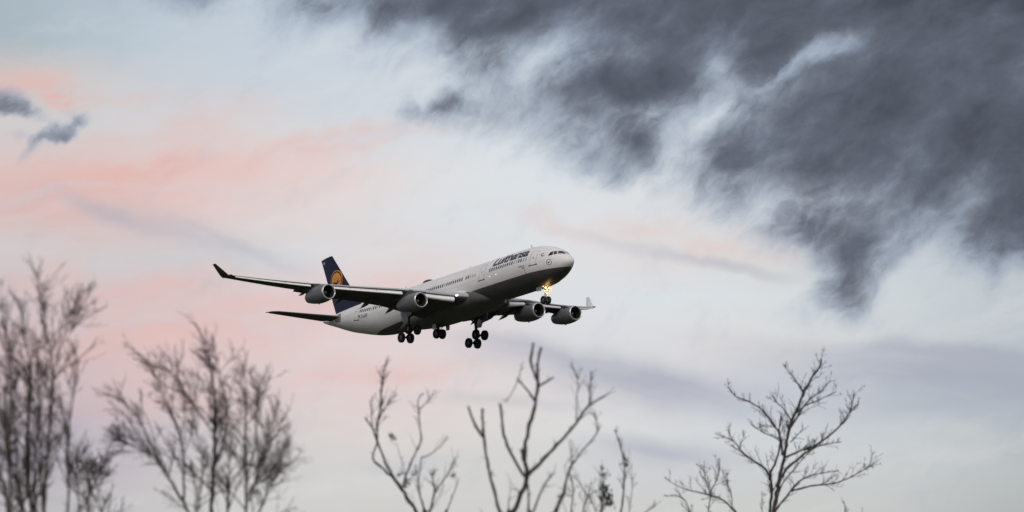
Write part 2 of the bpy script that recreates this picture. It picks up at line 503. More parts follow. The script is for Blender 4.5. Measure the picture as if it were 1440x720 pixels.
def pchip(x, y, q):
    x = np.asarray(x); y = np.asarray(y); h = np.diff(x); d = np.diff(y) / h
    m = np.zeros(len(x)); m[0] = d[0]; m[-1] = d[-1]
    for i in range(1, len(x) - 1):
        if d[i - 1] * d[i] > 0:
            w1 = 2 * h[i] + h[i - 1]; w2 = h[i] + 2 * h[i - 1]
            m[i] = (w1 + w2) / (w1 / d[i - 1] + w2 / d[i])
    q = np.asarray(q, float)
    i = np.clip(np.searchsorted(x, q) - 1, 0, len(x) - 2)
    t = (q - x[i]) / h[i]
    return (2 * t**3 - 3 * t**2 + 1) * y[i] + (t**3 - 2 * t**2 + t) * h[i] * m[i] + (-2 * t**3 + 3 * t**2) * y[i + 1] + (t**3 - t**2) * h[i] * m[i + 1]


def sec(x):
    q = np.sqrt(np.clip(np.asarray(x, float) - .42, 0, 62.32))
    return pchip(XS, ST[:, 1], q), pchip(XS, ST[:, 2], q), pchip(XS, ST[:, 3], q)


def skin(x, deg, off=0.0):
    """point of the fuselage skin at station x, angle deg above the widest line, off metres outside it"""
    t, b, w = (float(v) for v in sec(x))
    a = rad(deg)
    p = Vector((x, w * math.cos(a), (t + b) / 2 + (t - b) / 2 * math.sin(a)))
    n = Vector((0, math.cos(a), math.sin(a)))
    if x < 9:
        t2, b2, w2 = (float(v) for v in sec(x + .02))
        q = Vector((x + .02, w2 * math.cos(a), (t2 + b2) / 2 + (t2 - b2) / 2 * math.sin(a)))
        tx = (q - p).normalized()
        ta = Vector((0, -w * math.sin(a), (t - b) / 2 * math.cos(a))).normalized()
        n = ta.cross(tx)
        if n.y * math.cos(a) + n.z * math.sin(a) < 0:
            n = -n
        n.normalize()
    return p + n * off


def conform(name, polys, mats, parent, off, cut=0.25, adeg=3.0, mis=None):
    """polygons given as (x, angle) loops laid on the skin: cut finely so that they follow it"""
    bm = bmesh.new()
    for i, pl in enumerate(polys):
        vs_ = [bm.verts.new((p[0], p[1] / 10.0, 0)) for p in pl]
        f = bm.faces.new(vs_)
        f.material_index = mis[i] if mis else 0
    lo = [min(v.co[k] for v in bm.verts) for k in (0, 1)]
    hi = [max(v.co[k] for v in bm.verts) for k in (0, 1)]
    for k, st in ((0, cut), (1, adeg / 10)):
        c = lo[k] + st
        while c < hi[k] - 1e-4:
            co = [0, 0, 0]; no = [0, 0, 0]
            co[k] = c; no[k] = 1
            bmesh.ops.bisect_plane(bm, geom=bm.verts[:] + bm.edges[:] + bm.faces[:], plane_co=co, plane_no=no)
            c += st
    for v in bm.verts:
        v.co = skin(v.co.x, v.co.y * 10, off)
    for f in bm.faces:
        f.smooth = True
    me = bpy.data.meshes.new(name)
    bm.to_mesh(me); bm.free()
    for mt in (mats if isinstance(mats, (list, tuple)) else [mats]):
        me.materials.append(mt)
    return link(name, me, parent)


def text_polys(s, bold=0.0, shear=0.0):
    """outline font text as flat polygons (triangles and quads), unit cap height near 0.7"""
    cu = bpy.data.curves.new('lettering', 'FONT')
    cu.body = s
    cu.offset = bold
    cu.shear = shear
    cu.space_character = .92
    cu.resolution_u = 4
    o = bpy.data.objects.new('lettering', cu)
    COL.objects.link(o)
    bpy.context.view_layer.update()
    dg = bpy.context.evaluated_depsgraph_get()
    me = bpy.data.meshes.new_from_object(o.evaluated_get(dg))
    P = [[(me.vertices[i].co.x, me.vertices[i].co.y) for i in p.vertices] for p in me.polygons]
    bpy.data.objects.remove(o)
    bpy.data.curves.remove(cu)
    bpy.data.meshes.remove(me)
    return P


BASE = Vector((32.0, 0.0, -6.62))                    # under the main wheels
R_CAM = Matrix(((-0.5468489, -0.8365744, -0.0331603), (0.1802662, -0.0789728, -0.9804424), (0.8175943, -0.5421316, 0.1939923)))                                # body axes in the camera's right, down, forward axes
T_CAM = Vector((-8.51107, 5.12240, 553.61912))
CW = Matrix(((1, 0, 0), (0, math.sin(ELEV), math.cos(ELEV)), (0, -math.cos(ELEV), math.sin(ELEV))))
ROT = CW @ R_CAM
plane_pos = CAM + CW @ (R_CAM @ (BASE - Vector((30, 0, 0))) + T_CAM)
plane = link('airliner', None)
plane.matrix_world = Matrix.Translation(plane_pos) @ ROT.to_4x4()
plane['label'] = 'four-engined white jet airliner with navy blue tail and grey belly, flying with its wheels down'
plane['category'] = 'airplane'


def part(mb, name, mats, parent=None, **kw):
    """a part straight under the airliner, its mesh in body axes"""
    o = mb.build(name, mats, parent or plane, **kw)
    if parent is None:
        o.location = -BASE
    return o


# ---- fuselage
mb = MB()
NR = 96
xs = list(.42 + np.linspace(0, 1, 40)[1:] ** 2 * 11.6) + list(np.linspace(13, 42, 30)) + list(np.linspace(42.8, 62.74, 36))
rings = []
for x in xs:
    rings.append([skin(x, 360 * k / NR) for k in range(NR)])
tip = (.42, 0, Z0 - .40)
mb.rings(rings, cap1=True)
b = len(mb.v)
mb.v.append(tip)
for k in range(NR):
    mb.f.append((b, (k + 1) % NR, k)); mb.mi.append(0)
fus = part(mb, 'fuselage', M['fuselage'], angle=60)

# cabin windows: one pane each, the seats' pitch apart
W_ANG = 17.0
def window_loop(x, a, w=.30, h=.52):
    hw, hh = w / 2, h / 2 / 2.82 * 57.3
    return [(x - hw * .55, a - hh), (x + hw * .55, a - hh), (x + hw, a - hh * .6), (x + hw, a + hh * .6), (x + hw * .55, a + hh), (x - hw * .55, a + hh), (x - hw, a + hh * .6), (x - hw, a - hh * .6)]
win_x = [7.10 + .533 * i for i in range(17)] + [19.25 + .533 * i for i in range(5)] + [22.45 + .533 * i for i in range(25)] + [38.6 + .533 * i for i in range(20)]
shut = {0, 1, 4, 5, 17, 18, 19, 30, 52, 57, 60}
for i, x in enumerate(win_x):
    o = conform('cabin_window', [window_loop(x, W_ANG)], M['shade'] if i in shut else M['glass'], fus, .006, .2, 4)

# passenger doors: seam, sill bar, small pane
def door(x0, x1, a0, a1):
    w = .06; wa = 1.1
    polys = [[(x0 - w, a0), (x0, a0), (x0, a1), (x0 - w, a1)], [(x1, a0), (x1 + w, a0), (x1 + w, a1), (x1, a1)],
             [(x0 - w, a1), (x1 + w, a1), (x1 + w, a1 + wa), (x0 - w, a1 + wa)],
             [(x0 - .05, a0 - 2.4), (x1 + .05, a0 - 2.4), (x1 + .05, a0), (x0 - .05, a0)],
             [(x1 - .02, a0 - 3.4), (x1 + .22, a0 - 3.4), (x1 + .22, a0 + .3), (x1 - .02, a0 + .3)], [(x0 - .22, a0 - 3.0), (x0 + .02, a0 - 3.0), (x0 + .02, a0 + .6), (x0 - .22, a0 + .6)]]
    d = conform('passenger_door', polys, [M['seam'], M['dark']], fus, .007, .3, 3, [0, 0, 0, 1, 1, 1])
    xm = (x0 + x1) / 2
    conform('door_pane', [[(xm - .07, 16), (xm + .07, 16), (xm + .07, 21), (xm - .07, 21)]], M['glass'], d, .009)
door(5.12, 6.22, -2.5, 43)
door(17.0, 18.1, -2.5, 41)
door(36.9, 37.8, -2.5, 41)
door(49.3, 50.3, -11, 30)

# cockpit panes
def pane(loop):
    conform('cockpit_window', [loop], M['glass'], fus, .008, .15, 6)
panes = [[(3.20, 22), (3.16, 42), (2.98, 51), (2.90, 52), (2.62, 32)], [(2.55, 33.5), (2.84, 54), (2.60, 62), (2.14, 45)], [(2.06, 47.5), (2.46, 64), (2.22, 86), (1.52, 86), (1.42, 72)]]
for pl in panes:
    pane(pl)
    pane([(x, 180 - a) for x, a in pl])

# title lettering above the forward windows
def lay_text(name, s, x_tail, x_nose, a_base, cap_deg, m, off, bold=0.0, shear=0.0, slope=0.0):
    P = text_polys(s, bold, shear)
    lo = min(p[0] for q in P for p in q); hi = max(p[0] for q in P for p in q)
    top = max(p[1] for q in P for p in q)
    def cv(p):
        u = (p[0] - lo) / (hi - lo)
        return (x_tail + (x_nose - x_tail) * u, a_base + slope * u + p[1] / top * cap_deg)
    return conform(name, [[cv(p) for p in q] for q in P], m, fus, off, .3, 2.0)
lay_text('title_lettering', 'Lufthansa', 15.25, 6.95, 27.2, 29.5, M['navy_text'], .007, .034, .10)
lay_text('registration_lettering', 'D-AIFF', 48.35, 46.6, -6.5, 11.0, M['navy_text'], .007, .012)
conform('flag_marking', [[(48.65, -7), (49.1, -7), (49.1, -3.4), (48.65, -3.4)], [(48.65, -3.4), (49.1, -3.4), (49.1, .2), (48.65, .2)], [(48.65, .2), (49.1, .2), (49.1, 3.8), (48.65, 3.8)]],
        [M['gold'], M['red'], M['dark']], fus, .007, .3, 3, [0, 1, 2])
# small name lettering below the windows: too small to read in the photo, strokes only
rng = random.Random(4)
strokes = []
for row, (xa, xb, a) in enumerate(((8.75, 7.4, -2.2), (8.0, 7.35, -7.5))):
    x = xa
    while x > xb:
        w = rng.uniform(.05, .13)
        h = rng.uniform(2.2, 4.2)
        strokes.append([(x, a), (x - w, a), (x - w, a + h), (x, a + h)])
        x -= w + rng.uniform(.03, .07)
conform('name_lettering', strokes, M['dark'], fus, .007)
conform('warning_marking', [[(7.32, -15), (7.46, -15), (7.46, -11), (7.32, -11)], [(7.26, -26), (7.34, -26), (7.42, -18), (7.34, -18)]], M['dark'], fus, .007)

# round crane emblem on the nose and the star ring above it
def ring_polys(xc, ac, r, rd, wfrac, n=28):
    out = []
    for k in range(n):
        a0, a1 = 2 * math.pi * k / n, 2 * math.pi * (k + 1) / n
        f = 1 - wfrac
        out.append([(xc + r * math.cos(a0), ac + rd * math.sin(a0)), (xc + r * math.cos(a1), ac + rd * math.sin(a1)), (xc + f * r * math.cos(a1), ac + f * rd * math.sin(a1)), (xc + f * r * math.cos(a0), ac + f * rd * math.sin(a0))])
    return out
CRANE = [  # flying bird in a unit circle, u towards the nose, v up: body, two raised wings, neck and trailing legs
    [(-.95, -.30), (-.25, -.30), (.20, -.05), (.05, .10), (-.35, -.12)],
    [(-.35, -.12), (.05, .10), (.62, .62), (.30, .05), (.20, -.05), (-.1, -.18)],
    [(-.35, -.14), (-.05, .06), (-.32, .22), (-.78, .16)],
    [(.12, -.10), (.30, .05), (.72, .22), (.96, .20), (.70, .10), (.38, -.08)],
    [(-.25, -.30), (.20, -.05), (.30, -.22), (-.10, -.42), (-.62, -.52)],
]
conform('nose_emblem', ring_polys(2.98, -3.5, .40, 13.0, .16) + [[(2.98 - u * .30, -3.5 + v * 9.5) for u, v in pl] for pl in CRANE], M['dark'], fus, .008, .1, 3)
star = []
for k in range(9):
    a = 2 * math.pi * k / 9
    if 3 <= k <= 4:
        continue
    xc, ac = 4.09 + .24 * math.cos(a), 28 + 6.2 * math.sin(a)
    star.append([(xc - .07, ac - 1.6), (xc + .07, ac - 1.6), (xc + .07, ac + 1.6), (xc - .07, ac + 1.6)])
conform('star_ring_marking', star, M['dark'], fus, .008, .1, 3)
for lx_, la in ((15.50, -2.0), (13.98, -1.6)):
    conform('body_lamp', [[(lx_, la), (lx_ + .09, la), (lx_ + .09, la + 1.6), (lx_, la + 1.6)]], M['lamp_small'], fus, .01)
conform('seal_plate', [[(55.0 + .0 * 1, -12), (56.9, -20), (57.1, 10), (56.3, 30), (55.5, 33), (54.9, 20), (54.7, 2)]], M['plate'], fus, .006, .3, 4)
# probes, blades, satellite dome
for (x, a, h) in ((9.42, 90, .55), (40.6, 90, .5), (16.0, -90, .45), (24.3, 90, .35)):
    mb = MB()
    r = a > 0
    top = float(sec(x)[0]) if r else float(sec(x)[1])
    s = 1 if r else -1
    mb.plate([(x - .22, top - s * .05), (x + .28, top - s * .05), (x + .30, top + s * h), (x + .12, top + s * h)], 'y', 0, .05)
    part(mb, 'blade_antenna', M['white'], fus)
mb = MB()
prof = []
for i in range(13):
    u = -1 + 2 * i / 12
    prof.append([(35.05 + 1.15 * u, .62 * math.cos(2 * math.pi * k / 24) * math.sqrt(max(1e-4, 1 - u * u)), 2.45 + .42 * math.sin(2 * math.pi * k / 24) * math.sqrt(max(1e-4, 1 - u * u))) for k in range(24)])
mb.rings(prof, cap0=True, cap1=True)
part(mb, 'satellite_dome', M['dark'], fus)

# ---- belly fairing
FB = np.array([(17.6, 1.3, -3.05, -1.9), (18.6, 2.05, -3.25, -1.55), (20.2, 2.66, -3.42, -1.20), (22.5, 3.00, -3.62, -1.0), (26, 3.16, -3.80, -.95), (31, 3.2, -3.86, -.95), (34.5, 2.95, -3.80, -1.3), (37.2, 2.35, -3.58, -1.9), (39.5, 1.6, -3.34, -2.5), (42, .8, -3.12, -2.9)])
mb = MB()
rings = []
for x in np.linspace(17.6, 42, 60):
    w, bt, tp = (float(pchip(FB[:, 0], FB[:, k], x)) for k in (1, 2, 3))
    zc = tp - .35 * (tp - bt)
    ring = []
    for k in range(64):
        a = 2 * math.pi * k / 64
        c, s = math.cos(a), math.sin(a)
        n = 2.7
        yy = math.copysign(abs(c) ** (2 / n), c) * w
        zz = zc + math.copysign(abs(s) ** (2 / n), s) * ((tp - zc) if s > 0 else (zc - bt))
        ring.append((x, yy, zz))
    rings.append(ring)
mb.rings(rings, cap0=True, cap1=True)
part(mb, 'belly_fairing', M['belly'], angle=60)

# ---- wings
def le_x(y):
    return 24.99 + .64 * (y - 9.32)
def te_x(y):
    return 32.3 + (.05 * (y - 9.35) if y < 9.35 else .378 * (y - 9.35))
LZ = np.array([(0, -2.35), (2.8, -2.02), (4.3, -1.85), (7.45, -1.36), (10.2, -.98), (15.4, -.40), (20.3, .22), (25, .95), (29.1, 1.68)])
def le_z(y):
    return float(pchip(LZ[:, 0], LZ[:, 1], y))
def inc(y):
    return rad(float(np.interp(y, [0, 2.8, 9.35, 20, 29], [4.5, 4.2, 2.0, .4, -.4])))
def thk(y):
    return float(np.interp(y, [0, 2.8, 9.35, 20, 29], [.15, .145, .115, .105, .10]))
def yt(x):
    return 5 * (.2969 * math.sqrt(max(x, 0)) - .126 * x - .3516 * x * x + .2843 * x**3 - .1036 * x**4)
def foil(y, f, s):
    """point of the wing section at y, chord fraction f, s=+1 upper, -1 lower"""
    c = te_x(y) - le_x(y)
    a = inc(y)
    camber = .018 * math.sin(math.pi * min(1, f)) ** 1.3 if 0 <= f <= 1 else 0
    zz = (camber + s * yt(f) * thk(y)) * c
    xx = f * c
    return Vector((le_x(y) + xx * math.cos(a) + zz * math.sin(a), y, le_z(y) - xx * math.sin(a) + zz * math.cos(a)))

FU = [.0, .006, .02, .045, .08, .13, .2, .3, .42, .55, .66, .74, .80, .86, .92, .97, 1.0]

def wing_ring(y, f1):
    fs = [f for f in FU if f < f1 - .01] + [f1]
    return [foil(y, f, 1) for f in reversed(fs)] + [foil(y, f, -1) for f in fs[1:]]

def mir(p, sgn):
    return (p[0], p[1] * sgn, p[2])

ENG = ((9.33, 22.18, -2.85), (19.65, 28.54, -1.39))   # y, intake lip x, axis z

def build_wing(sgn):
    mb = MB()
    ys = [0.8, 2.8, 4.3, 6, 7.5, 9.35, 11, 13, 15.4, 18, 20.4]
    mb.rings([[mir(p, sgn) for p in wing_ring(y, .78)] for y in ys], cap0=True, cap1=True)
    mb.rings([[mir(p, sgn) for p in wing_ring(y, .99)] for y in (20.4, 21.5, 23, 25, 27, 28.3, 28.9, 29.15)], cap0=True, cap1=True)
    w = part(mb, 'wing', [M['wing'], M['wing_lit']])
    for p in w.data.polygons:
        if p.normal.z > -.3:  # one wing grey in lit and shaded tones, picked by face direction
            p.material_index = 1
    # slats, seven drooped segments
    seg = ((4.35, 8.75), (10.15, 13.0), (13.06, 15.9), (15.96, 18.9), (20.35, 23.1), (23.16, 25.9), (25.96, 28.7))
    for y0, y1 in seg:
        mb = MB()
        rr = []
        for q in range(5):
            y = y0 + (y1 - y0) * q / 4
            c = te_x(y) - le_x(y)
            fw = min(.17, 1.1 / c + .05)
            up = [foil(y, f * fw, 1) for f in (1, .85, .65, .45, .28, .14, .05, 0)]
            lo = [foil(y, f * fw, -1) for f in (.06, .16, .28)]
            inn = [foil(y, f * fw, 1) + Vector((.05, 0, -.09 - .05 * (1 - f))) for f in (.35, .55, .75, .92)]
            ring = up + lo + inn
            piv = foil(y, fw, 1)
            an = rad(27)
            out = []
            for p in ring:
                d = p - piv
                out.append(mir(piv + Vector((d.x * math.cos(an) - d.z * math.sin(an), 0, d.z * math.cos(an) + d.x * math.sin(an))) + Vector((-.03 * c - .12, 0, -.06)), sgn))
            rr.append(out)
        mb.rings(rr, cap0=True, cap1=True)
        part(mb, 'slat', M['slat'], w, angle=50)
    # flaps lowered for landing, ailerons
    def flap(name, y0, y1, ang, f0, ch, dz, n=6):
        mb = MB()
        rr = []
        for q in range(n):
            y = y0 + (y1 - y0) * q / (n - 1)
            c = ch(y)
            o = foil(y, f0, -1) + Vector((.02 * c, 0, dz))
            a = inc(y) + rad(ang)
            ring = []
            fs = [0, .02, .07, .15, .28, .45, .65, .85, 1]
            for f, s in [(f, 1) for f in reversed(fs)] + [(f, -1) for f in fs[1:-1]]:
                zz = (s * yt(f) * .13 + .03 * math.sin(math.pi * f)) * c
                ring.append(mir(o + Vector((f * c * math.cos(a) + zz * math.sin(a), 0, -f * c * math.sin(a) + zz * math.cos(a))), sgn))
            rr.append(ring)
        mb.rings(rr, cap0=True, cap1=True)
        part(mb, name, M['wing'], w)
    flap('flap', 3.05, 9.40, 15, .79, lambda y: 2.0, .18)
    flap('flap', 9.46, 20.4, 15, .79, lambda y: .275 * (te_x(y) - le_x(y)), .16, 9)
    flap('aileron', 20.7, 24.3, 3, .995, lambda y: .03, -.01)
    # canoe fairings of the flap tracks
    for (y, xt, zt, L, r) in ((5.4, 33.3, -3.35, 3.6, .27), (7.9, 33.75, -2.68, 4.4, .30), (11.1, 34.9, -1.98, 4.4, .29), (14.5, 36.15, -1.48, 4.0, .26), (19.0, 37.6, -.35, 2.6, .19)):
        mb = MB()
        n = 16
        x0 = xt - L
        c = te_x(y) - le_x(y)
        z0 = foil(y, min(.75, max(.2, (x0 - le_x(y)) / c)), -1).z - .05
        rr = []
        for i in range(n + 1):
            u = i / n
            rr_ = r * (math.sin(math.pi * min(1, u * 1.15 + .02) * .5) ** .7 if u < .55 else 1) * (1 if u < .55 else max(.06, (1 - ((u - .55) / .45) ** 1.6)))
            zc = z0 + (zt - z0) * (.35 * u + .65 * u * u)
            rr.append([(x0 + L * u, sgn * (y + rr_ * .8 * math.cos(2 * math.pi * k / 14)), zc + rr_ * 1.15 * math.sin(2 * math.pi * k / 14)) for k in range(14)])
        mb.rings(rr, cap0=True, cap1=True)
        part(mb, 'flap_track_fairing', M['wing'], w)
    # winglet canted outwards, with the little tip fairing ahead of it
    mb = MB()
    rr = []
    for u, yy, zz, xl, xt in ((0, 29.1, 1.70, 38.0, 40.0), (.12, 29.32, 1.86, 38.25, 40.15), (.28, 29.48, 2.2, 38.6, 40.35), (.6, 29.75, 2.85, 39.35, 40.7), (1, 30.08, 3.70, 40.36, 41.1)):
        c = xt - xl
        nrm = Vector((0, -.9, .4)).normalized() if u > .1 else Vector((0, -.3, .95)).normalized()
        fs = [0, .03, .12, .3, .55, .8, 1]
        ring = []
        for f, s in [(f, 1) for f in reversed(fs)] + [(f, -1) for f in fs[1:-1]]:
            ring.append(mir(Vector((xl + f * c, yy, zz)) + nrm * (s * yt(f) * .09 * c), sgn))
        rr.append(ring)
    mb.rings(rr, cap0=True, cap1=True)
    # pale inner face; shade of the outer face put into its colour
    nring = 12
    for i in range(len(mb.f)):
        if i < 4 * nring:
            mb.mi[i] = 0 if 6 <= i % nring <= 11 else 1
    part(mb, 'winglet', [M['winglet_shaded'], M['white']], w)
    mb = MB()
    mb.tube([mir(p, sgn) for p in ((37.5, 29.12, 1.70), (37.75, 29.15, 1.72), (38.6, 29.2, 1.78), (39.8, 29.22, 1.86), (40.15, 29.22, 1.88))], [.03, .11, .13, .09, .02], 10)
    part(mb, 'tip_fairing', M['dark'], w)
    # root landing light, lit on the near side only
    if sgn > 0:
        mb = MB()
        mb.lathe([(0, .001), (0, .09), (.05, .12), (.3, .12), (.32, .001)], (21.35, sgn * 4.18, -1.98), 18)
        part(mb, 'landing_light', M['lamp_small'], w)
    # root fillet above the leading edge
    mb = MB()
    rr = []
    for i in range(13):
        u = i / 12
        x = 20.1 + 12.0 * u
        hgt = .85 * math.sin(math.pi * min(1, u * 1.25 + .02)) ** .6 if u < .8 else .42 * (1 - (u - .8) / .2) + .02
        f = min(.98, max(0.0, (x - le_x(3.4)) / (te_x(3.4) - le_x(3.4))))
        zb = foil(3.2, f, 1).z if x > le_x(3.2) else le_z(3.2)
        ybase = 2.74
        pts = [(x, 2.4, zb - .12), (x, 2.5, zb + hgt + .12)]
        for k in range(5):
            v = (k + 1) / 5
            pts.append((x, 2.60 + .75 * v * v * min(1, hgt * 1.6, u * 3), zb + hgt * (1 - v) ** 1.5 + .02))
        pts.append((x, 2.55, zb - .12))
        rr.append([mir(p, sgn) for p in pts])
    mb.rings(rr, cap0=True, cap1=True)
    part(mb, 'root_fillet', M['white'], w, angle=60)
    return w

wing_r = build_wing(1)
wing_l = build_wing(-1)

# ---- engines
def build_engine(y, x0, z):
    sgn = 1 if y > 0 else -1
    o = (x0, y, z)
    mb = MB()
    mb.lathe([(.24, 1.03), (.5, 1.09), (1.0, 1.16), (1.6, 1.20), (2.2, 1.20), (2.9, 1.15), (3.6, 1.05), (4.3, .91), (4.9, .77), (5.15, .70), (5.13, .67), (4.6, .74), (4.0, .78)], o, 56)
    # small vents and the drain mast under the cowl
    mb.box((x0 + 2.6, y, z - 1.2), (.28, .06, .16))
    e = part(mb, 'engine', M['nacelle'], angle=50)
    mb = MB()
    lip = []
    for i in range(13):
        a = math.pi * i / 12
        lip.append((.24 - .24 * math.sin(a), .935 + .095 * math.cos(a)))
    mb.lathe(lip, o, 56)
    part(mb, 'intake_lip', M['lip'], e, angle=80)
    mb = MB()
    mb.lathe([(.24, .84), (.5, .83), (.9, .86), (1.25, .87)], o, 48)
    part(mb, 'intake_duct', M['duct'], e)
    mb = MB()
    for k in range(30):
        a0 = 2 * math.pi * k / 30
        pts = []
        for r, tw in ((.26, .10), (.55, .15), (.86, .22)):
            for da, dx in ((-.5, 0), (.5, 1)):
                aa = a0 + da * .22
                pts.append((x0 + 1.12 + dx * tw, y + r * math.cos(aa), z + r * math.sin(aa)))
        mb.add(pts, [(0, 1, 3, 2), (2, 3, 5, 4)])
    mb.lathe([(1.38, .001), (1.38, .87)], o, 48)
    part(mb, 'fan', M['fan'], e, smooth=False)
    mb = MB()
    mb.lathe([(.62, .001), (.68, .07), (.85, .17), (1.1, .27), (1.3, .29)], o, 28)
    part(mb, 'spinner', M['spinner'], e)
    mb = MB()
    mb.lathe([(4.2, .60), (5.3, .44), (5.9, .06), (5.92, .001)], o, 32)
    mb.lathe([(4.1, .001), (4.1, .78)], o, 32)
    part(mb, 'exhaust_cone', M['nozzle'], e)
    # pylon from the cowl up to the wing
    mb = MB()
    ay = abs(y)
    lx = le_x(ay)
    rr = []
    for u in np.linspace(0, 1, 12):
        x = x0 + .95 + (lx + 4.2 - x0 - .95) * u
        prof_r = float(np.interp(x - x0, [0, 1, 1.6, 2.2, 2.9, 3.6, 4.3, 5.15, 7], [1.0, 1.15, 1.2, 1.2, 1.15, 1.05, .91, .70, .2]))
        zb = z + prof_r - .12 if x - x0 < 5.1 else z + .75 + .25 * (x - x0 - 5.1)
        c = te_x(ay) - lx
        f = (x - lx) / c
        ztop = (foil(ay, max(f, .0), -1).z + .18) if f > .03 else le_z(ay) + .12 - (lx - x) * .34
        ztop = max(ztop, zb + .05)
        hw = .25 * (min(1, u * 4 + .12)) * (1 if u < .7 else 1 - .85 * (u - .7) / .3)
        zb = min(zb, ztop - .03)
        rr.append([(x, y - hw, zb), (x, y - hw, ztop - .06), (x, y - hw * .5, ztop), (x, y + hw * .5, ztop), (x, y + hw, ztop - .06), (x, y + hw, zb)])
    mb.rings(rr, cap0=True, cap1=True)
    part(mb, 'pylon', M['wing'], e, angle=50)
    # cowl seam and strake
    mb = MB()
    pts = [(x0 + .55, y + sgn * -.78, z + .80), (x0 + 1.9, y + sgn * -.86, z + .86), (x0 + 1.95, y + sgn * -1.06, z + 1.06), (x0 + 1.2, y + sgn * -1.02, z + 1.02)]
    mb.add([Vector(p) + Vector((0, d, d * sgn)) for d in (-.012, .012) for p in pts], [(0, 1, 2, 3), (7, 6, 5, 4), (0, 4, 5, 1), (1, 5, 6, 2), (2, 6, 7, 3), (3, 7, 4, 0)])
    part(mb, 'cowl_strake', M['nacelle'], e)
    mb = MB()
    mb.lathe([(2.30, 1.198), (2.34, 1.205), (2.38, 1.196)], o, 56)
    mb.lathe([(.98, 1.157), (1.01, 1.166), (1.04, 1.165)], o, 56)
    part(mb, 'cowl_seam', M['nacelle'], e)
    return e

for y, x, z in ENG:
    build_engine(y, x, z)
    build_engine(-y, x, z)

# ---- tail fin with rudder
def fin_pt(v, f, s, t=.10):
    zl = np.interp(v, [0, .06, .14, 1], [1.75, 2.35, 3.1, 10.78])
    xl = float(np.interp(v, [0, .06, .14, 1], [50.2, 52.1, 53.3, 60.24]))
    xt = float(np.interp(v, [0, 1], [59.35, 63.24]))
    zt = float(np.interp(v, [0, 1], [1.75, 10.62]))
    c = xt - xl
    return Vector((xl + f * c, s * yt(f) * t * c, zl + (zt - zl) * f))
def fin_loft(f0, f1, vs_):
    fs = [f for f in FU if f0 < f < f1]
    fs = [f0] + fs + [f1]
    rr = []
    for v in vs_:
        ring = [fin_pt(v, f, 1) for f in reversed(fs)] + [fin_pt(v, f, -1) for f in (fs[1:] if f0 == 0 else fs)]
        rr.append(ring)
    return rr
VS = [0, .06, .1, .14, .25, .4, .55, .7, .85, .97, 1.0]
mb = MB()
mb.rings(fin_loft(0, .68, VS), cap0=True, cap1=True)
fin = part(mb, 'tail_fin', M['blue'], angle=50)
mb = MB()
mb.rings(fin_loft(.684, 1.0, [v * .985 + .012 for v in VS]), cap0=True, cap1=True)
part(mb, 'rudder', M['blue'], fin)
# orange disc with a bird, on both faces of the fin
def fin_surface(x, z):
    v = (z - 1.75) / (10.7 - 1.75)
    for _ in range(12):
        xl, xt = fin_pt(v, 0, 1), fin_pt(v, 1, 1)
        f = (x - xl.x) / (xt.x - xl.x)
        zz = xl.z + (xt.z - xl.z) * f
        v += (z - zz) / 9.0
    return fin_pt(v, min(1, max(0, f)), 1).y
def fin_decal(name, polys, mats, mis, off, sgn):
    bm = bmesh.new()
    for i, pl in enumerate(polys):
        f = bm.faces.new([bm.verts.new((p[0], 0, p[1])) for p in pl])
        f.material_index = mis[i]
    for ax in (0, 2):
        lo = min(v.co[ax] for v in bm.verts); hi = max(v.co[ax] for v in bm.verts)
        c = lo + .2
        while c < hi:
            no = [0, 0, 0]; no[ax] = 1; co = [0, 0, 0]; co[ax] = c
            bmesh.ops.bisect_plane(bm, geom=bm.verts[:] + bm.edges[:] + bm.faces[:], plane_co=co, plane_no=no)
            c += .2
    for v in bm.verts:
        v.co.y = sgn * (fin_surface(v.co.x, v.co.z) + off)
    me = bpy.data.meshes.new(name)
    bm.to_mesh(me); bm.free()
    for mt in mats:
        me.materials.append(mt)
    return link(name, me, fin)
CX, CZ, CR = 58.95, 6.80, 1.66
for sgn in (1, -1):
    disc = []
    n = 40
    def cp(r, k):
        a = 2 * math.pi * k / n
        return (CX + r * CR * math.cos(a), CZ + r * CR * math.sin(a))
    for k in range(n):
        disc.append([cp(1, k), cp(1, k + 1), cp(.925, k + 1), cp(.925, k)])
        disc.append([cp(.80, k), cp(.80, k + 1), (CX, CZ)])
    em = fin_decal('tail_emblem', disc, [M['yellow']], [0] * len(disc), .012, sgn)
    bird = [[(CX - u * CR * .78, CZ - .12 * CR + v * CR * .78) for u, v in pl] for pl in CRANE]
    fin_decal('emblem_bird', bird, [M['navy_text']], [0] * len(bird), .022, sgn)
    fin_decal('flag_marking', [[(62.1, 9.85), (62.5, 9.85), (62.5, 10.25), (62.1, 10.25)]], [M['shade']], [0], .012, sgn)

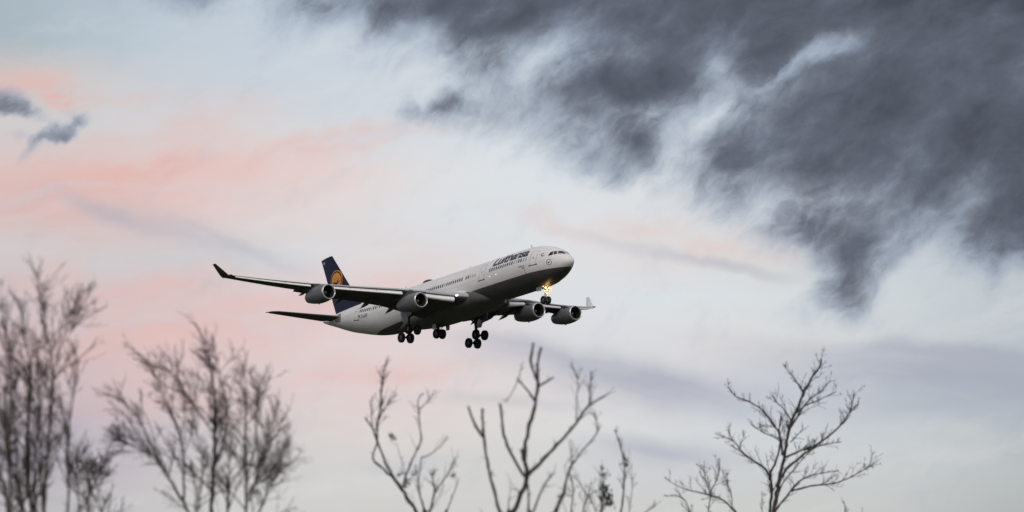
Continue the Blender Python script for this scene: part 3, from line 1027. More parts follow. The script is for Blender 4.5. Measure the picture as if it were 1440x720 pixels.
# ---- tailplanes with elevators
def build_tailplane(sgn):
    def P(y, f, s):
        u = (y - .6) / 9.1
        xl = 54.85 + 6.05 * u
        xt = 60.05 + 2.75 * u
        if y > 9.0:
            xl += 1.5 * ((y - 9.0) / .7) ** 2
        zz = 1.02 + .145 * (y - .6) + .25 * max(0, u - .9)
        c = xt - xl
        a = rad(-1.0)
        th = s * yt(f) * .105 * c
        return Vector((xl + f * c, sgn * y, zz + th - f * c * math.sin(a)))
    mb = MB()
    fs = [f for f in FU if f < .7] + [.71]
    ys = (.6, 1.6, 3, 5, 7, 8.8, 9.4, 9.7)
    mb.rings([[P(y, f, 1) for f in reversed(fs)] + [P(y, f, -1) for f in fs[1:]] for y in ys], cap0=True, cap1=True)
    t = part(mb, 'tailplane', [M['wing'], M['wing_lit']], angle=50)
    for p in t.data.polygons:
        if p.normal.z > .5:  # lit tone on top, shade put into the rest of the grey
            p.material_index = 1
    mb = MB()
    fs = [.715, .8, .9, 1.0]
    mb.rings([[P(y, f, 1) for f in reversed(fs)] + [P(y, f, -1) for f in fs] for y in (1.9, 3, 5, 7, 9.2)], cap0=True, cap1=True)
    part(mb, 'elevator', M['wing'], t)
build_tailplane(1)
build_tailplane(-1)

# ---- landing gear
def wheel(parent, x, y, z, r, w):
    mb = MB()
    hw = w / 2
    prof = [(-hw * .55, r * .50), (-hw * .95, r * .62), (-hw, r * .80), (-hw * .85, r * .93), (-hw * .5, r * .99), (0, r), (hw * .5, r * .99), (hw * .85, r * .93), (hw, r * .80), (hw * .95, r * .62), (hw * .55, r * .50)]
    n = 32
    mb.rings([[(x + q * math.cos(2 * math.pi * k / n), y + p, z + q * math.sin(2 * math.pi * k / n)) for k in range(n)] for p, q in prof])
    t = part(mb, 'wheel', M['tyre'], parent)
    mb2 = MB()
    prof = [(-hw * .45, .001), (-hw * .5, r * .2), (-hw * .35, r * .25), (-hw * .55, r * .51), (hw * .55, r * .51), (hw * .35, r * .25), (hw * .5, r * .2), (hw * .45, .001)]
    mb2.rings([[(x + q * math.cos(2 * math.pi * k / n), y + p, z + q * math.sin(2 * math.pi * k / n)) for k in range(n)] for p, q in prof])
    # tyre and rim turn together: one part, two materials
    me = t.data
    bmx = bmesh.new()
    bmx.from_mesh(me)
    k0 = len(bmx.verts)
    vs_ = [bmx.verts.new(p) for p in mb2.v]
    for f in mb2.f:
        ff = bmx.faces.new([vs_[i] for i in f])
        ff.material_index = 1
        ff.smooth = True
    bmesh.ops.recalc_face_normals(bmx, faces=bmx.faces)
    bmx.to_mesh(me)
    bmx.free()
    me.materials.append(M['rim'])
    return t

# nose gear
mb = MB()
mb.tube([(6.45, 0, -2.9), (6.62, 0, -4.1)], .13, 14)
mb.tube([(6.60, 0, -4.0), (6.70, 0, -4.92)], .085, 14)
mb.tube([(6.70, -.42, -4.9), (6.70, .42, -4.9)], .07, 10)
mb.tube([(5.4, 0, -3.0), (6.56, 0, -3.75)], .06, 8)
mb.tube([(6.9, 0, -3.95), (7.05, 0, -4.35), (6.78, 0, -4.75)], .035, 6)
mb.box((6.5, 0, -3.72), (.24, .7, .12))
mb.box((6.45, 0, -3.36), (.22, .9, .10))
ng = part(mb, 'nose_gear', M['gear'])
wheel(ng, 6.70, .375, -4.90, .53, .37)
wheel(ng, 6.70, -.375, -4.90, .53, .37)
for s in (1, -1):
    mb = MB()
    mb.plate([(6.5, -3.05), (7.9, -3.05), (7.75, -3.62), (6.75, -3.72)], 'y', s * .62, .05)
    part(mb, 'gear_door', M['door'], ng, smooth=False)
rng = random.Random(11)
def lamp(parent, x, y, z, r, m, aim=(-1, .25, -.08)):
    a = Vector(aim).normalized()
    mb = MB()
    prof = [(0.0, .001), (0.0, r * .8), (.03, r), (.12, r * .95), (.22, r * .5), (.24, .001)]
    q = a.to_track_quat('X', 'Z')
    rr = []
    n = 16
    for d, rd in prof:
        rr.append([Vector((x, y, z)) + q @ Vector((-d, rd * math.cos(2 * math.pi * k / n), rd * math.sin(2 * math.pi * k / n))) for k in range(n)])
    mb.rings(rr)
    for i, f in enumerate(mb.f):
        mb.mi[i] = 0 if i < 2 * n else 1
    return part(mb, 'landing_light', [m, M['gear_dark']], parent)
for (x, y, z, r, k) in ((6.22, .28, -3.36, .12, 0), (6.22, -.26, -3.38, .12, 0), (6.30, 0, -3.68, .10, 0), (6.30, .38, -3.78, .10, 1), (6.30, -.36, -3.74, .10, 1), (6.25, .62, -3.22, .10, 1), (6.25, -.62, -3.30, .10, 1),
                        (6.2, 0, -3.05, .12, 1), (6.2, .36, -3.02, .09, 1), (6.28, -.40, -3.06, .09, 1), (6.4, 0, -4.05, .10, 1), (6.36, .20, -3.98, .07, 1), (6.3, -.64, -3.6, .08, 1)):
    lamp(ng, x, y, z, r, M['lamp_white'] if k == 0 else M['lamp_warm'])
ld = bpy.data.lights.new('nose_lamp_glow', 'POINT')
ld.energy = 32
ld.color = (1.0, .62, .22)
ld.shadow_soft_size = .25
lo = link('landing_light_glow', ld, ng)
lo.location = (5.95, .15, -3.55)

# main gear
def build_main(s):
    y = s * 5.36
    mb = MB()
    top = (32.05, s * 5.30, -1.7)
    mb.tube([top, (31.85, y, -3.4)], .24, 16)
    mb.tube([(31.88, y, -3.3), (31.74, y, -4.5)], .20, 16)
    mb.tube([(31.76, y, -4.4), (31.70, y, -5.50)], .14, 14)
    mb.tube([(31.9, s * 5.2, -3.2), (31.6, s * 3.5, -2.3)], .11, 10)
    mb.tube([(31.85, y, -3.7), (30.4, s * 5.2, -1.9)], .09, 10)
    mb.tube([(31.95, y, -4.3), (32.5, y, -4.75), (31.9, y, -5.2)], .06, 8)
    mb.tube([(31.55, y, -4.2), (31.0, y, -4.55)], .055, 8)
    fr, bk = Vector((30.81, y, -5.09)), Vector((32.63, y, -5.95))
    mb.tube([fr, bk], .15, 12)
    for p in (fr, bk):
        mb.tube([p + Vector((0, -.75, 0)), p + Vector((0, .75, 0))], .09, 10)
    mb.tube([(31.9, y + .05, -4.6), fr + Vector((0, .1, .1))], .04, 6)
    g_ = part(mb, 'main_gear', M['gear_dark'], angle=50)
    for p in (fr, bk):
        for d in (-.71, .71):
            wheel(g_, p.x, p.y + d, p.z, .69, .53)
    mb = MB()
    o = s * 6.0
    rr = []
    poly = [(30.0, -1.75), (32.6, -1.85), (32.6, -3.85), (31.25, -3.95), (31.05, -3.35), (30.05, -3.2)]
    for d in (-.03, .03):
        rr.append([(px, o + d + s * .55 * (-(pz + 3.2)) * -.4, pz) for px, pz in poly])
    mb.rings(rr, cap0=True, cap1=True)
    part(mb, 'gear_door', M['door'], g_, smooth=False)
build_main(1)
build_main(-1)

# centre gear with two wheels
mb = MB()
mb.tube([(32.9, 0, -3.5), (32.66, 0, -5.0)], .13, 12)
mb.tube([(32.65, -.62, -5.02), (32.65, .62, -5.02)], .09, 10)
mb.tube([(32.7, .08, -4.5), (32.9, 1.0, -3.7)], .05, 8)
mb.tube([(32.7, -.08, -4.5), (32.9, -1.0, -3.7)], .05, 8)
mb.tube([(32.75, 0, -4.3), (34.2, 0, -3.7)], .07, 8)
cg = part(mb, 'centre_gear', M['gear_dark'])
wheel(cg, 32.64, .475, -5.02, .68, .50)
wheel(cg, 32.64, -.475, -5.02, .68, .50)
for s in (1, -1):
    mb = MB()
    mb.plate([(31.75, -3.75), (32.7, -3.75), (32.6, -4.5), (31.85, -4.55)], 'y', s * 1.1, .06)
    part(mb, 'gear_door', M['door'], cg, smooth=False)

# ------------------------------------------------------------------ ground
def grass_mat():
    m = bpy.data.materials.new('winter_grass')
    m.use_nodes = True
    g = G(m.node_tree)
    bs = m.node_tree.nodes['Principled BSDF']
    tc = g.n('ShaderNodeTexCoord')
    a = g.noise(tc.outputs['Object'], .06, 6, .6)
    b = g.noise(tc.outputs['Object'], 2.5, 6, .65)
    c = g.mix(g.sstep(a, .3, .7), (.030, .036, .016), (.050, .046, .024))
    c = g.mix(g.m('MULTIPLY', g.sstep(b, .35, .7), .5), c, (.014, .016, .009))
    g.put(bs.inputs['Base Color'], c)
    bs.inputs['Roughness'].default_value = .95
    return m

mb = MB()
rg = [1, 6, 15, 30, 60, 100, 160, 260, 450, 800, 1500, 3000, 6000, 9000]
rng = random.Random(3)
rr = []
for r in rg:
    rr.append([(r * math.cos(2 * math.pi * k / 72), r * math.sin(2 * math.pi * k / 72), (rng.uniform(-.12, .12) if 6 < r < 400 else 0)) for k in range(72)])
mb.rings(rr, cap0=True)
gr = mb.build('ground', grass_mat(), None)
gr['kind'] = 'structure'

# ------------------------------------------------------------------ bare trees
def bark_mat(name, a, b):
    m = bpy.data.materials.new(name)
    m.use_nodes = True
    g = G(m.node_tree)
    bs = m.node_tree.nodes['Principled BSDF']
    tc = g.n('ShaderNodeTexCoord')
    n = g.noise(g.mapping(tc.outputs['Object'], (0, 0, 0), 0, (1, 1, .3)), 9.0, 6, .65)
    g.put(bs.inputs['Base Color'], g.mix(g.sstep(n, .3, .7), a, b))
    bs.inputs['Roughness'].default_value = .9
    bs.inputs['Specular IOR Level'].default_value = .2
    bp = g.n('ShaderNodeBump')
    bp.inputs['Strength'].default_value = .4
    g.put(bp.inputs['Height'], n)
    g.put(bs.inputs['Normal'], bp.outputs[0])
    return m
BARK = bark_mat('dark_bark', (.030, .025, .023), (.085, .072, .066))
BIRCH = bark_mat('birch_twig_bark', (.036, .026, .022), (.085, .063, .055))
SEED = bark_mat('dry_seed_heads', (.020, .016, .012), (.045, .034, .024))

def sky_point(u, v, depth):
    """point at the given distance north of the camera in the direction of azimuth (u-720)/5778 and the matching height"""
    d = CW @ Vector(((u - 720) / FPX, (v - 360) / FPX, 1.0))
    return CAM + d * (depth / d.y)

def smooth_line(pts, rads, step):
    """Catmull-Rom through the points, with radius per point"""
    out, ro = [], []
    n = len(pts)
    for i in range(n - 1):
        p0, p1, p2, p3 = pts[max(i - 1, 0)], pts[i], pts[i + 1], pts[min(i + 2, n - 1)]
        k = max(2, int((p2 - p1).length / step))
        for q in range(k):
            t = q / k
            out.append(0.5 * ((2 * p1) + (p2 - p0) * t + (2 * p0 - 5 * p1 + 4 * p2 - p3) * t * t + (3 * p1 - p0 - 3 * p2 + p3) * t**3))
            ro.append(rads[i] + (rads[i + 1] - rads[i]) * t)
    out.append(pts[-1]); ro.append(rads[-1])
    return out, ro

class Tree:
    def __init__(self, seed, depth, bias=(0, 0, .25), girth=.9):
        self.gk = girth
        self.r = random.Random(seed)
        self.d = depth
        self.tr, self.cr = MB(), MB()
        self.lines = []
        self.bias = Vector(bias)
        self.px = depth / FPX

    def limb(self, uv, w, base=None, trunk=False, lean=None):
        """limb through sky directions uv (photograph-scale angles), widths w in the same units at both ends; its distance drifts along it"""
        r = self.r
        if base is None:
            dep = self.d + r.uniform(-.25, .25)
        else:
            dep = base
        sl = lean if lean is not None else r.uniform(-.45, .45)
        pts, rads = [], []
        L = 0
        tot = sum(math.hypot(uv[i + 1][0] - uv[i][0], uv[i + 1][1] - uv[i][1]) for i in range(len(uv) - 1))
        for i, (u, v) in enumerate(uv):
            if i:
                L += math.hypot(u - uv[i - 1][0], v - uv[i - 1][1])
            pts.append(sky_point(u, v, dep + sl * L * self.px))
            f = L / tot
            rads.append((w[0] + (w[1] - w[0]) * f) * .5 * self.px * self.gk)
        # light wobble so that limbs are not ruler straight
        P, Rr = smooth_line(pts, rads, max(.06, 6 * self.px))
        for i in range(1, len(P) - 1):
            a = Rr[i] * .42
            P[i] = P[i] + Vector((r.uniform(-a, a), r.uniform(-a, a), r.uniform(-a, a)))
            Rr[i] *= r.uniform(.82, 1.2)
        (self.tr if trunk else self.cr).tube(P, Rr, 8 if trunk or Rr[0] > .02 else 6)
        self.lines.append((P, Rr, dep + sl * tot * self.px, tot * self.px))
        # short spur shoots and buds
        self.twigs((P, Rr), int(3 + tot / 28), .09, (35, 75), .45, 1, .0035, .1, .2, .2)
        return dep, sl

    def root(self, stems, base_u, r0, girth=1.25):
        """lead the stems down to one foot on the ground"""
        foot = sky_point(base_u, 560, self.d)
        foot.z = 0
        for P, Rr in stems:
            p0 = P[0]
            t = (P[0] - P[1]).normalized()
            mid = p0.lerp(foot, .45) + Vector((0, 0, .1))
            P2, R2 = smooth_line([foot + (p0 - foot).normalized() * .02 + Vector(((p0.x - foot.x) * .05, 0, -.05)), foot.lerp(p0, .3) + Vector((0, 0, .1)), mid + t * .3, p0 + t * .05, p0], [r0 * .75, r0 * .55, max(r0 * .36, Rr[0] * girth), Rr[0] * 1.05, Rr[0]], .25)
            self.tr.tube(P2, R2, 10)
            self.twigs((P2, R2), 9, .9, (30, 60), .35, 2, .003, .25, .3)
        self.tr.tube([foot + Vector((0, 0, -.15)), foot + Vector((0, 0, .12)), foot + Vector((0, 0, .6))], [r0 * 1.5, r0 * 1.05, r0 * .6], 12)

    def twigs(self, line, n, length, spread=(25, 55), r0=.5, levels=1, rmin=.0025, t0=.2, curl=.25, taper_len=.5):
        r = self.r
        P, Rr = line[0], line[1]
        for _ in range(n):
            t = t0 + (1 - t0) * r.random()
            k = min(len(P) - 2, int(t * (len(P) - 1)))
            p = P[k].lerp(P[k + 1], r.random())
            ax = (P[k + 1] - P[k]).normalized()
            side = ax.orthogonal()
            side.rotate(Matrix.Rotation(r.uniform(0, 2 * math.pi), 3, ax))
            an = rad(r.uniform(*spread))
            d = (ax * math.cos(an) + side.normalized() * math.sin(an) + self.bias * r.uniform(.3, 1)).normalized()
            L = length * r.uniform(.45, 1.15) * (1 - taper_len * t)
            ra = max(rmin, min(Rr[k] * r0, .012))
            m = 5 if L < .5 else 7
            pts = [p]
            dd = d.copy()
            for i in range(m):
                dd = (dd + Vector((r.uniform(-1, 1), r.uniform(-1, 1), r.uniform(-1, 1))) * curl * .5 + self.bias * .12).normalized()
                pts.append(pts[-1] + dd * (L / m))
            rads = [ra + (rmin * .6 - ra) * i / m for i in range(m + 1)]
            self.cr.tube(pts, rads, 4, caps=False)
            if levels > 1:
                self.twigs((pts, rads), r.randint(2, 5), L * .5, spread, .8, levels - 1, rmin, .15, curl, .4)

    def clump(self, mbx, u, v, dep, rad_px, n=26):
        """loose bunch of dry seed heads"""
        c = sky_point(u, v, dep)
        r = self.r
        R_ = rad_px * self.px
        for _ in range(n):
            o = Vector((r.gauss(0, .32), r.gauss(0, .32), r.gauss(0, .38))) * R_
            s = r.uniform(.10, .26) * R_
            q = Matrix.Rotation(r.uniform(0, 6.28), 3, Vector((r.uniform(-1, 1), r.uniform(-1, 1), r.uniform(-1, 1))).normalized())
            pts = []
            for (x, y, z) in ((0, 0, 1.5), (0, 0, -1.5), (1, 0, .1), (-.5, .87, -.1), (-.5, -.87, 0)):
                pts.append(c + o + q @ Vector((x * s * .6, y * s * .6, z * s)))
            mbx.add(pts, [(0, 2, 3), (0, 3, 4), (0, 4, 2), (1, 3, 2), (1, 4, 3), (1, 2, 4)])

    def finish(self, name, label, cat, mat_, group, base_u):
        foot = sky_point(base_u, 560, self.d)
        foot.z = 0
        t = link(name, None)
        t.location = foot
        t['label'] = label
        t['category'] = cat
        t['group'] = group
        for nm, b in (('trunk', self.tr), ('crown', self.cr)):
            if b.v:
                o = b.build(nm, mat_, t, angle=80)
                o.location = -foot
        self.obj, self.foot = t, foot
        return t

def zc(k, u0, v0):
    return lambda pts: [(u0 + x / k, v0 + y / k) for x, y in pts]
ZA = zc(2.768, 480, 460)
ZB = zc(3.0, 900, 480)
ZC = zc(2.0, 0, 360)
GROUP = 'bare trees below the airliner'

# --- the pruned tree in the middle
T = Tree(21, 46.0, (0, 0, .3), .78)
dep, sl = T.limb(ZA([(655, 760), (700, 650), (725, 575), (712, 500), (728, 400), (752, 320), (765, 225), (755, 195), (738, 130), (748, 60)]), (9.5, 4.0), 46.0, True, .12)
st = [(T.lines[-1][0], T.lines[-1][1])]
D0 = 46.05
T.limb(ZA([(763, 235), (765, 170), (765, 130), (778, 80)]), (5.0, 4.4), D0 + .2)
T.limb(ZA([(764, 232), (795, 215), (826, 195)]), (4.0, 3.0), D0 + .2, lean=.6)
T.limb(ZA([(752, 287), (720, 240), (686, 203)]), (4.2, 3.6), D0 + .15, lean=-.5)
T.limb(ZA([(688, 205), (665, 255), (640, 292)]), (1.9, 1.2), D0 - .1)
T.limb(ZA([(688, 205), (703, 150), (708, 130)]), (1.6, .9), D0 - .1)
T.limb(ZA([(725, 578), (780, 520), (850, 445), (915, 370), (965, 305), (1028, 266)]), (7.5, 3.2), D0, lean=.35)
T.twigs(T.lines[-1], 7, .35, (30, 70), .4, 1, .004, .55)
T.limb(ZA([(915, 370), (918, 270), (920, 205), (895, 138)]), (2.6, 1.0), D0 + .4)
T.twigs(T.lines[-1], 10, .3, (30, 60), .6, 1, .003, .3)
T.limb(ZA([(920, 205), (935, 158)]), (1.8, .8), D0 + .4)
T.limb(ZA([(965, 305), (968, 240), (972, 172)]), (3.2, 2.2), D0 + .5)
T.twigs(T.lines[-1], 9, .25, (30, 60), .6, 1, .003, .3)
T.limb(ZA([(968, 292), (984, 238)]), (2.0, .9), D0 + .5)
T.limb(ZA([(712, 580), (680, 530), (645, 460), (628, 390), (618, 298)]), (5.6, 4.4), D0, lean=-.4)
T.limb(ZA([(706, 520), (702, 472)]), (4.4, 3.4), D0 + .05)
T.limb(ZA([(727, 577), (765, 548)]), (3.4, 2.0), D0)
T.limb(ZA([(730, 770), (730, 700), (726, 610)]), (4.0, 3.0), D0 - .2, True)
st.append((T.lines[-1][0], T.lines[-1][1]))
T.limb(ZA([(735, 760), (770, 655), (800, 600), (830, 565)]), (4.4, 2.4), D0 - .2, True, .4)
st.append((T.lines[-1][0], T.lines[-1][1]))
T.twigs(T.lines[-1], 5, .3, (30, 60), .4, 1, .0035, .5)
T.limb(ZA([(810, 775), (845, 700), (865, 640), (890, 550), (930, 490), (982, 432), (998, 390), (985, 326)]), (6.5, 1.4), D0 + .3, True, .3)
st.append((T.lines[-1][0], T.lines[-1][1]))
T.twigs(T.lines[-1], 12, .4, (25, 60), .4, 2, .003, .35)
T.limb(ZA([(634, 780), (615, 715), (595, 640), (575, 560), (555, 430), (548, 316)]), (6.0, 4.2), D0 - .3, True, -.2)
st.append((T.lines[-1][0], T.lines[-1][1]))
T.limb(ZA([(553, 430), (520, 380), (494, 308)]), (4.8, 3.8), D0 - .4, lean=-.5)
T.limb(ZA([(578, 585), (590, 560)]), (3.0, 2.0), D0 - .35)
T.limb(ZA([(880, 590), (870, 540), (905, 500)]), (1.6, .8), D0 + .4)
T.limb(ZA([(700, 650), (670, 620), (650, 580)]), (1.5, .8), D0 - .2)
T.limb(ZA([(840, 660), (870, 650), (890, 660)]), (3.4, 1.5), D0 + .3)
T.root(st, 722, .10)
T.finish('bare_tree', 'bare tree with thick blunt pruned branches ending in stubs, nearest below the nose wheels', 'tree', BARK, GROUP, 722)

# --- the tree left of it with seed clusters
T = Tree(5, 50.0, (0, 0, .35))
D0 = 50.0
T.limb(ZA([(320, 765), (290, 718), (235, 630), (200, 580), (165, 510), (145, 460), (122, 395), (92, 352)]), (6.4, 2.2), D0, True, .1)
st = [(T.lines[-1][0], T.lines[-1][1])]
T.twigs(T.lines[-1], 6, .3, (30, 60), .4, 1, .0035, .5)
T.limb(ZA([(208, 592), (150, 540), (122, 511), (140, 450)]), (4.0, 2.2), D0, lean=-.4)
T.limb(ZA([(140, 455), (140, 380), (155, 310), (155, 240), (168, 170), (177, 128)]), (3.8, 2.0), D0 + .1)
T.twigs(T.lines[-1], 18, .32, (25, 60), .5, 2, .003, .2)
T.limb(ZA([(140, 365), (180, 300), (212, 262)]), (2.6, 1.0), D0 + .1, lean=.5)
T.twigs(T.lines[-1], 10, .3, (25, 60), .6, 1, .003, .3)
T.limb(ZA([(120, 390), (117, 330), (120, 268)]), (2.2, .9), D0 + .1, lean=-.5)
T.twigs(T.lines[-1], 8, .25, (25, 60), .6, 1, .003, .3)
T.limb(ZA([(235, 630), (262, 550), (298, 470), (310, 430), (302, 350), (300, 278), (322, 258)]), (3.2, 1.6), D0, lean=.5)
T.twigs(T.lines[-1], 10, .3, (25, 60), .5, 1, .003, .4)
T.limb(ZA([(300, 322), (335, 290), (362, 248)]), (2.0, .8), D0 + .5)
T.twigs(T.lines[-1], 6, .25, (25, 60), .6, 1, .003, .4)
T.limb(ZA([(330, 760), (345, 715), (362, 640), (350, 570)]), (4.0, 1.6), D0 + .3, True)
st.append((T.lines[-1][0], T.lines[-1][1]))
T.twigs(T.lines[-1], 8, .3, (25, 60), .5, 1, .003, .4)
T.limb(ZA([(362, 640), (410, 580), (442, 515)]), (2.4, .9), D0 + .35, lean=.4)
T.twigs(T.lines[-1], 9, .3, (25, 60), .6, 1, .003, .3)
T.limb(ZA([(325, 755), (320, 700), (300, 620), (312, 505)]), (3.2, 1.4), D0 - .2, True)
st.append((T.lines[-1][0], T.lines[-1][1]))
T.twigs(T.lines[-1], 8, .3, (25, 60), .5, 1, .003, .4)
T.limb(ZA([(312, 510), (370, 480), (410, 430)]), (1.8, .8), D0 - .1, lean=.5)
T.twigs(T.lines[-1], 7, .25, (25, 60), .6, 1, .003, .3)
T.limb(ZA([(405, 755), (412, 712), (440, 640), (458, 585)]), (2.4, 1.0), D0 + .6, True)
st.append((T.lines[-1][0], T.lines[-1][1]))
T.limb(ZA([(255, 600), (232, 510), (215, 455)]), (1.3, .7), D0 - .2)
T.root(st, 588, .09)
t = T.finish('bare_tree', 'thin bare tree carrying small dark seed clusters, under the right wing’s wheels', 'tree', BARK, GROUP, 588)
sc_ = MB()
for x, y, rr_ in ((200, 430, 8), (190, 422, 5), (235, 570, 8), (258, 605, 9), (245, 620, 6), (355, 565, 7), (292, 560, 8), (280, 570, 6), (434, 572, 8), (438, 530, 6), (372, 632, 5), (300, 630, 6)):
    (u, v), = ZA([(x, y)])
    sc_ = MB()
    T.clump(sc_, u, v, D0 + T.r.uniform(-.2, .3), rr_, 22)
    o = sc_.build('seed_head', SEED, t, smooth=False)
    o.location = -T.foot

# --- slender saplings right of the pruned tree
T = Tree(9, 55.0, (0, 0, .4))
D0 = 55.0
st = []
for uv, w, n in (([(1082, 770), (1090, 715), (1100, 620), (1100, 530), (1080, 440), (1063, 398)], (3.4, 1.6), 9), ([(1010, 770), (1012, 700), (1020, 640), (1014, 545)], (3.2, 1.2), 12),
                 ([(935, 770), (945, 700), (960, 655), (972, 605)], (3.0, 1.2), 10), ([(890, 770), (896, 700), (902, 620), (886, 560)], (2.6, 1.0), 8),
                 ([(1118, 770), (1122, 700), (1132, 640), (1130, 560)], (1.6, .8), 5), ([(1160, 770), (1180, 725), (1215, 700)], (2.4, 1.2), 4), ([(960, 660), (930, 610), (915, 590)], (1.6, .7), 4), ([(1000, 770), (985, 700), (960, 650)], (2.4, 1.0), 6)):
    T.limb(ZA(uv), w, D0 + T.r.uniform(-.3, .3), len(uv) > 3)
    if len(uv) > 3:
        st.append((T.lines[-1][0], T.lines[-1][1]))
    T.twigs(T.lines[-1], n, .32, (25, 60), .6, 2, .003, .25)
T.root(st, 852, .07)
t = T.finish('sapling', 'slender bare stems with a dense clump of dry seed heads, right of the pruned tree', 'tree', BARK, GROUP, 852)
sc_ = MB()
for x, y, rr_ in ((1035, 640, 14), (1040, 670, 13), (1025, 655, 12), (1045, 685, 9), (1015, 615, 8), (1105, 520, 8), (1112, 535, 6), (1100, 505, 5), (1020, 575, 7), (1015, 550, 5), (990, 640, 4), (1078, 440, 4)):
    (u, v), = ZA([(x, y)])
    sc_ = MB()
    T.clump(sc_, u, v, D0 + T.r.uniform(-.2, .2), rr_, 26)
    o = sc_.build('seed_head', SEED, t, smooth=False)
    o.location = -T.foot

# --- the tree at the right
T = Tree(33, 80.0, (0, 0, .35), 1.02)
D0 = 80.0
T.limb(ZB([(560, 790), (565, 718), (580, 620), (603, 520), (620, 420), (635, 350), (662, 285), (690, 220), (718, 165), (760, 105), (764, 72)]), (6.5, 1.8), D0, True, .05)
main = T.lines[-1]
st = [(main[0], main[1])]
T.twigs(main, 40, .55, (30, 65), .35, 2, .005, .35)
def RB(uv, w, n, ln=.5, lean=None, trunk=False):
    T.limb(ZB(uv), w, D0 + T.r.uniform(-.15, .15), trunk, lean)
    T.twigs(T.lines[-1], n, ln, (25, 65), .45, 2, .005, .2)
RB([(546, 780), (548, 716), (556, 620), (548, 570), (575, 500), (590, 430), (588, 355), (600, 300)], (4.6, 1.6), 20, .5, -.1, True)
st.append((T.lines[-1][0], T.lines[-1][1]))
RB([(550, 580), (530, 540), (480, 505), (430, 468), (400, 425), (348, 398)], (3.4, 1.0), 22, .5, -.4)
RB([(600, 480), (590, 400), (550, 330), (500, 278), (440, 246), (400, 230), (372, 193)], (3.4, 1.4), 24, .5, .4)
RB([(690, 220), (665, 175), (640, 145), (613, 108)], (2.4, 1.0), 9, .4, -.4)
RB([(632, 365), (680, 290), (720, 243), (770, 205), (803, 163)], (2.8, 1.2), 16, .45, .5)
RB([(700, 268), (760, 245), (828, 212)], (2.0, .9), 10, .4, .5)
RB([(584, 612), (605, 558), (650, 512), (720, 455), (790, 405), (840, 360), (880, 308), (905, 222)], (3.8, 1.4), 26, .5, .35)
RB([(885, 302), (925, 264)], (1.6, .8), 5, .3)
RB([(608, 492), (680, 460), (760, 440), (850, 424)], (2.6, 1.0), 14, .5, -.5)
RB([(562, 770), (572, 714), (620, 652), (670, 592), (740, 562), (835, 545)], (3.8, 1.0), 16, .5, -.35, True)
st.append((T.lines[-1][0], T.lines[-1][1]))
RB([(640, 632), (720, 610), (820, 598), (900, 567), (965, 525), (976, 488)], (2.8, 1.0), 24, .5, .3)
RB([(578, 668), (600, 605), (640, 552), (700, 482), (752, 440), (770, 420)], (2.6, 1.0), 14, .45, .5)
RB([(635, 425), (672, 385), (690, 368)], (1.8, .8), 6, .35)
RB([(590, 420), (560, 400), (520, 385), (470, 350)], (1.8, .8), 10, .4, .4)
RB([(640, 345), (610, 290), (570, 250), (560, 215)], (1.8, .8), 9, .4, -.3)
T.root(st, 1086, .12)
T.finish('bare_tree', 'fine bare tree with wide upswept branches and a straight dark trunk, standing at the right', 'tree', BARK, GROUP, 1086)

# --- small tree beside it
T = Tree(38, 76.0, (0, 0, .35))
D0 = 76.0
RB([(480, 790), (400, 718), (352, 670), (282, 646), (180, 620), (125, 590)], (3.4, 1.0), 22, .45, .3, True)
st = [(T.lines[-1][0], T.lines[-1][1])]
RB([(300, 652), (275, 580), (270, 515)], (1.8, .9), 12, .4)
RB([(290, 645), (330, 570), (336, 510)], (1.8, .9), 12, .4)
RB([(230, 790), (210, 718), (180, 660), (105, 652)], (2.0, .8), 10, .4, -.3, True)
st.append((T.lines[-1][0], T.lines[-1][1]))
RB([(388, 705), (385, 640), (360, 590), (350, 545)], (1.8, .8), 12, .4)
RB([(290, 790), (290, 700), (300, 650)], (2.2, 1.4), 8, .4, None, True)
st.append((T.lines[-1][0], T.lines[-1][1]))
RB([(515, 790), (515, 680), (512, 630)], (1.2, .7), 3, .3, None, True)
st.append((T.lines[-1][0], T.lines[-1][1]))
T.root(st, 1004, .08)
T.finish('bare_tree', 'low bare treetop with crooked twigs just left of the fine upswept tree', 'tree', BARK, GROUP, 1004)

# --- twig tips of a bush at the bottom edge, right of everything
T = Tree(41, 74.0, (0, 0, .4))
D0 = 74.0
RB([(858, 800), (865, 730), (862, 678)], (1.6, .8), 5, .3, None, True)
st = [(T.lines[-1][0], T.lines[-1][1])]
RB([(930, 800), (936, 740), (938, 700)], (1.2, .7), 3, .25, None, True)
st.append((T.lines[-1][0], T.lines[-1][1]))
T.root(st, 1196, .04)
T.finish('bush', 'tips of a bare bush barely rising over the bottom edge, below the long right-hand branches', 'bush', BARK, GROUP, 1196)

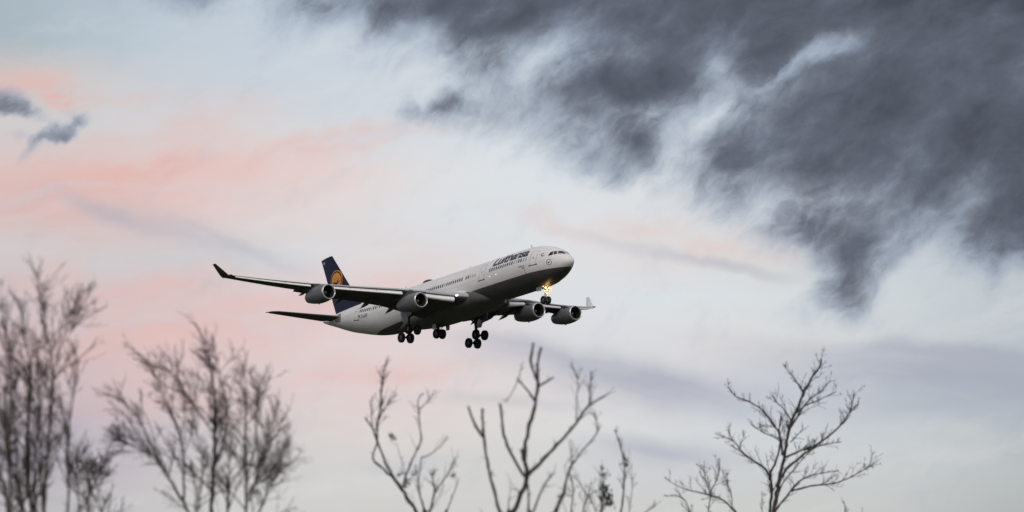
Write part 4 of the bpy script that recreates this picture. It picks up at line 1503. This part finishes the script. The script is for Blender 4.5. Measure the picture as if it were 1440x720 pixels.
# --- birches at the left: several stems, drooping wind-blown twigs
def birch(seed, depth, stems, base_u, label, n1, l1, bias, r0=.10, wk=1.0, lim=7):
    global T
    T = Tree(seed, depth, bias)
    st = []
    for uv, w, trunk in stems:
        T.limb(ZC(uv), (w[0] * wk, w[1] * wk), depth + T.r.uniform(-.5, .5), trunk)
        ln = T.lines[-1]
        if trunk:
            st.append((ln[0], ln[1]))
        r = T.r
        # side limbs off each stem
        P, Rr = ln[0], ln[1]
        for _ in range(lim):
            t = r.uniform(.15, .92)
            k = int(t * (len(P) - 2))
            ax = (P[k + 1] - P[k]).normalized()
            side = ax.orthogonal()
            side.rotate(Matrix.Rotation(r.uniform(0, 6.28), 3, ax))
            an = rad(r.uniform(22, 48))
            d = (ax * math.cos(an) + side.normalized() * math.sin(an)).normalized()
            L = l1 * 2.0 * (1 - .62 * t) * r.uniform(.6, 1.1)
            pts = [P[k]]
            for i in range(7):
                d = (d + Vector((r.uniform(-1, 1), r.uniform(-1, 1), r.uniform(-1, 1))) * .13 + Vector(bias) * .10).normalized()
                pts.append(pts[-1] + d * L / 7)
            ra = min(Rr[k] * .6, .014)
            rr_ = [ra + (.004 - ra) * i / 7 for i in range(8)]
            T.cr.tube(pts, rr_, 5)
            T.twigs((pts, rr_), n1, l1, (20, 60), .6, 2, .0026, .1, .3)
        T.twigs(ln, n1, l1, (20, 55), .4, 2, .0026, .3, .3, .25)
        T.twigs(ln, 9, .26, (18, 50), .7, 2, .0026, .78, .3, .2)
    T.root(st, base_u, r0)
    return T.finish('birch', label, 'tree', BIRCH, GROUP, base_u)

birch(51, 37.0, [
    ([(20, 800), (30, 690), (24, 560), (34, 440), (28, 330), (40, 250)], (4.4, 1.2), True),
    ([(110, 800), (100, 700), (96, 560), (112, 440), (104, 300), (130, 190)], (4.6, 1.1), True),
    ([(96, 800), (90, 715), (76, 600), (80, 450), (86, 330), (70, 230), (54, 120)], (6.5, 1.4), True),
    ([(120, 800), (128, 640), (136, 520), (146, 420), (146, 300), (124, 190), (106, 70), (90, 25)], (5.5, 1.2), True),
    ([(84, 800), (60, 690), (36, 590), (14, 490), (-10, 430)], (5.5, 1.6), True),
    ([(140, 400), (165, 270), (190, 195), (222, 110)], (2.6, .9), False),
    ([(190, 800), (192, 700), (192, 560), (200, 430), (216, 330), (214, 270)], (4.6, 1.2), True),
    ([(30, 800), (10, 640), (-20, 560)], (5.0, 2.0), True),
    ([(24, 560), (14, 420), (22, 270), (2, 140)], (3.4, 1.0), False),
    ([(120, 700), (112, 560), (106, 440), (118, 330)], (3.6, 1.0), False),
    ([(50, 800), (56, 700), (48, 560), (40, 440), (46, 330)], (4.0, 1.1), True),
], 45, 'tall many-stemmed bare birch at the left edge, reaching highest of all the trees', 5, .34, (-.05, 0, .3), .12, 1.1, 11)

birch(57, 42.0, [
    ([(245, 800), (246, 715), (250, 640), (236, 555)], (3.4, 1.0), True),
    ([(250, 670), (280, 610), (302, 575)], (2.0, .8), False),
    ([(225, 800), (222, 700), (214, 620), (218, 560)], (2.8, .8), True),
    ([(290, 800), (285, 720), (275, 660), (262, 610)], (2.4, .8), True),
], 124, 'short twiggy birch growing at the right foot of the tall left-edge birch', 6, .24, (0, 0, .35), .06, 1.0, 9)

birch(64, 40.0, [
    ([(590, 800), (595, 718), (600, 600), (605, 480), (602, 380), (590, 300), (566, 222), (543, 186)], (7.0, 1.4), True),
    ([(560, 800), (520, 702), (460, 600), (420, 520), (382, 450), (342, 408), (296, 388)], (5.0, 1.2), True),
    ([(516, 690), (516, 560), (490, 460), (450, 368), (412, 292), (372, 262)], (3.6, 1.0), False),
    ([(690, 800), (692, 715), (690, 600), (690, 500), (692, 400), (685, 305)], (5.4, 1.2), True),
    ([(700, 690), (735, 570), (762, 480), (780, 425)], (3.4, 1.0), False),
    ([(692, 640), (718, 520), (722, 420), (737, 345)], (3.0, .9), False),
    ([(600, 600), (640, 470), (632, 390), (618, 330), (600, 250)], (3.2, 1.0), False),
    ([(700, 660), (755, 592), (795, 540)], (3.0, .9), False),
    ([(602, 500), (545, 420), (492, 340), (436, 306)], (2.8, .9), False),
    ([(440, 570), (385, 540), (336, 515)], (2.4, .9), False),
    ([(640, 800), (640, 700), (644, 600), (650, 520)], (4.0, 1.2), True),
    ([(540, 800), (560, 690), (570, 600), (560, 520), (540, 440)], (3.6, 1.0), True),
    ([(700, 800), (730, 715), (760, 650), (790, 600)], (3.2, 1.0), True),
], 312, 'broad bare birch with wind-swept twigs leaning left, below the near wing’s tip', 6, .31, (-.26, 0, .22), .12, 1.05, 10)
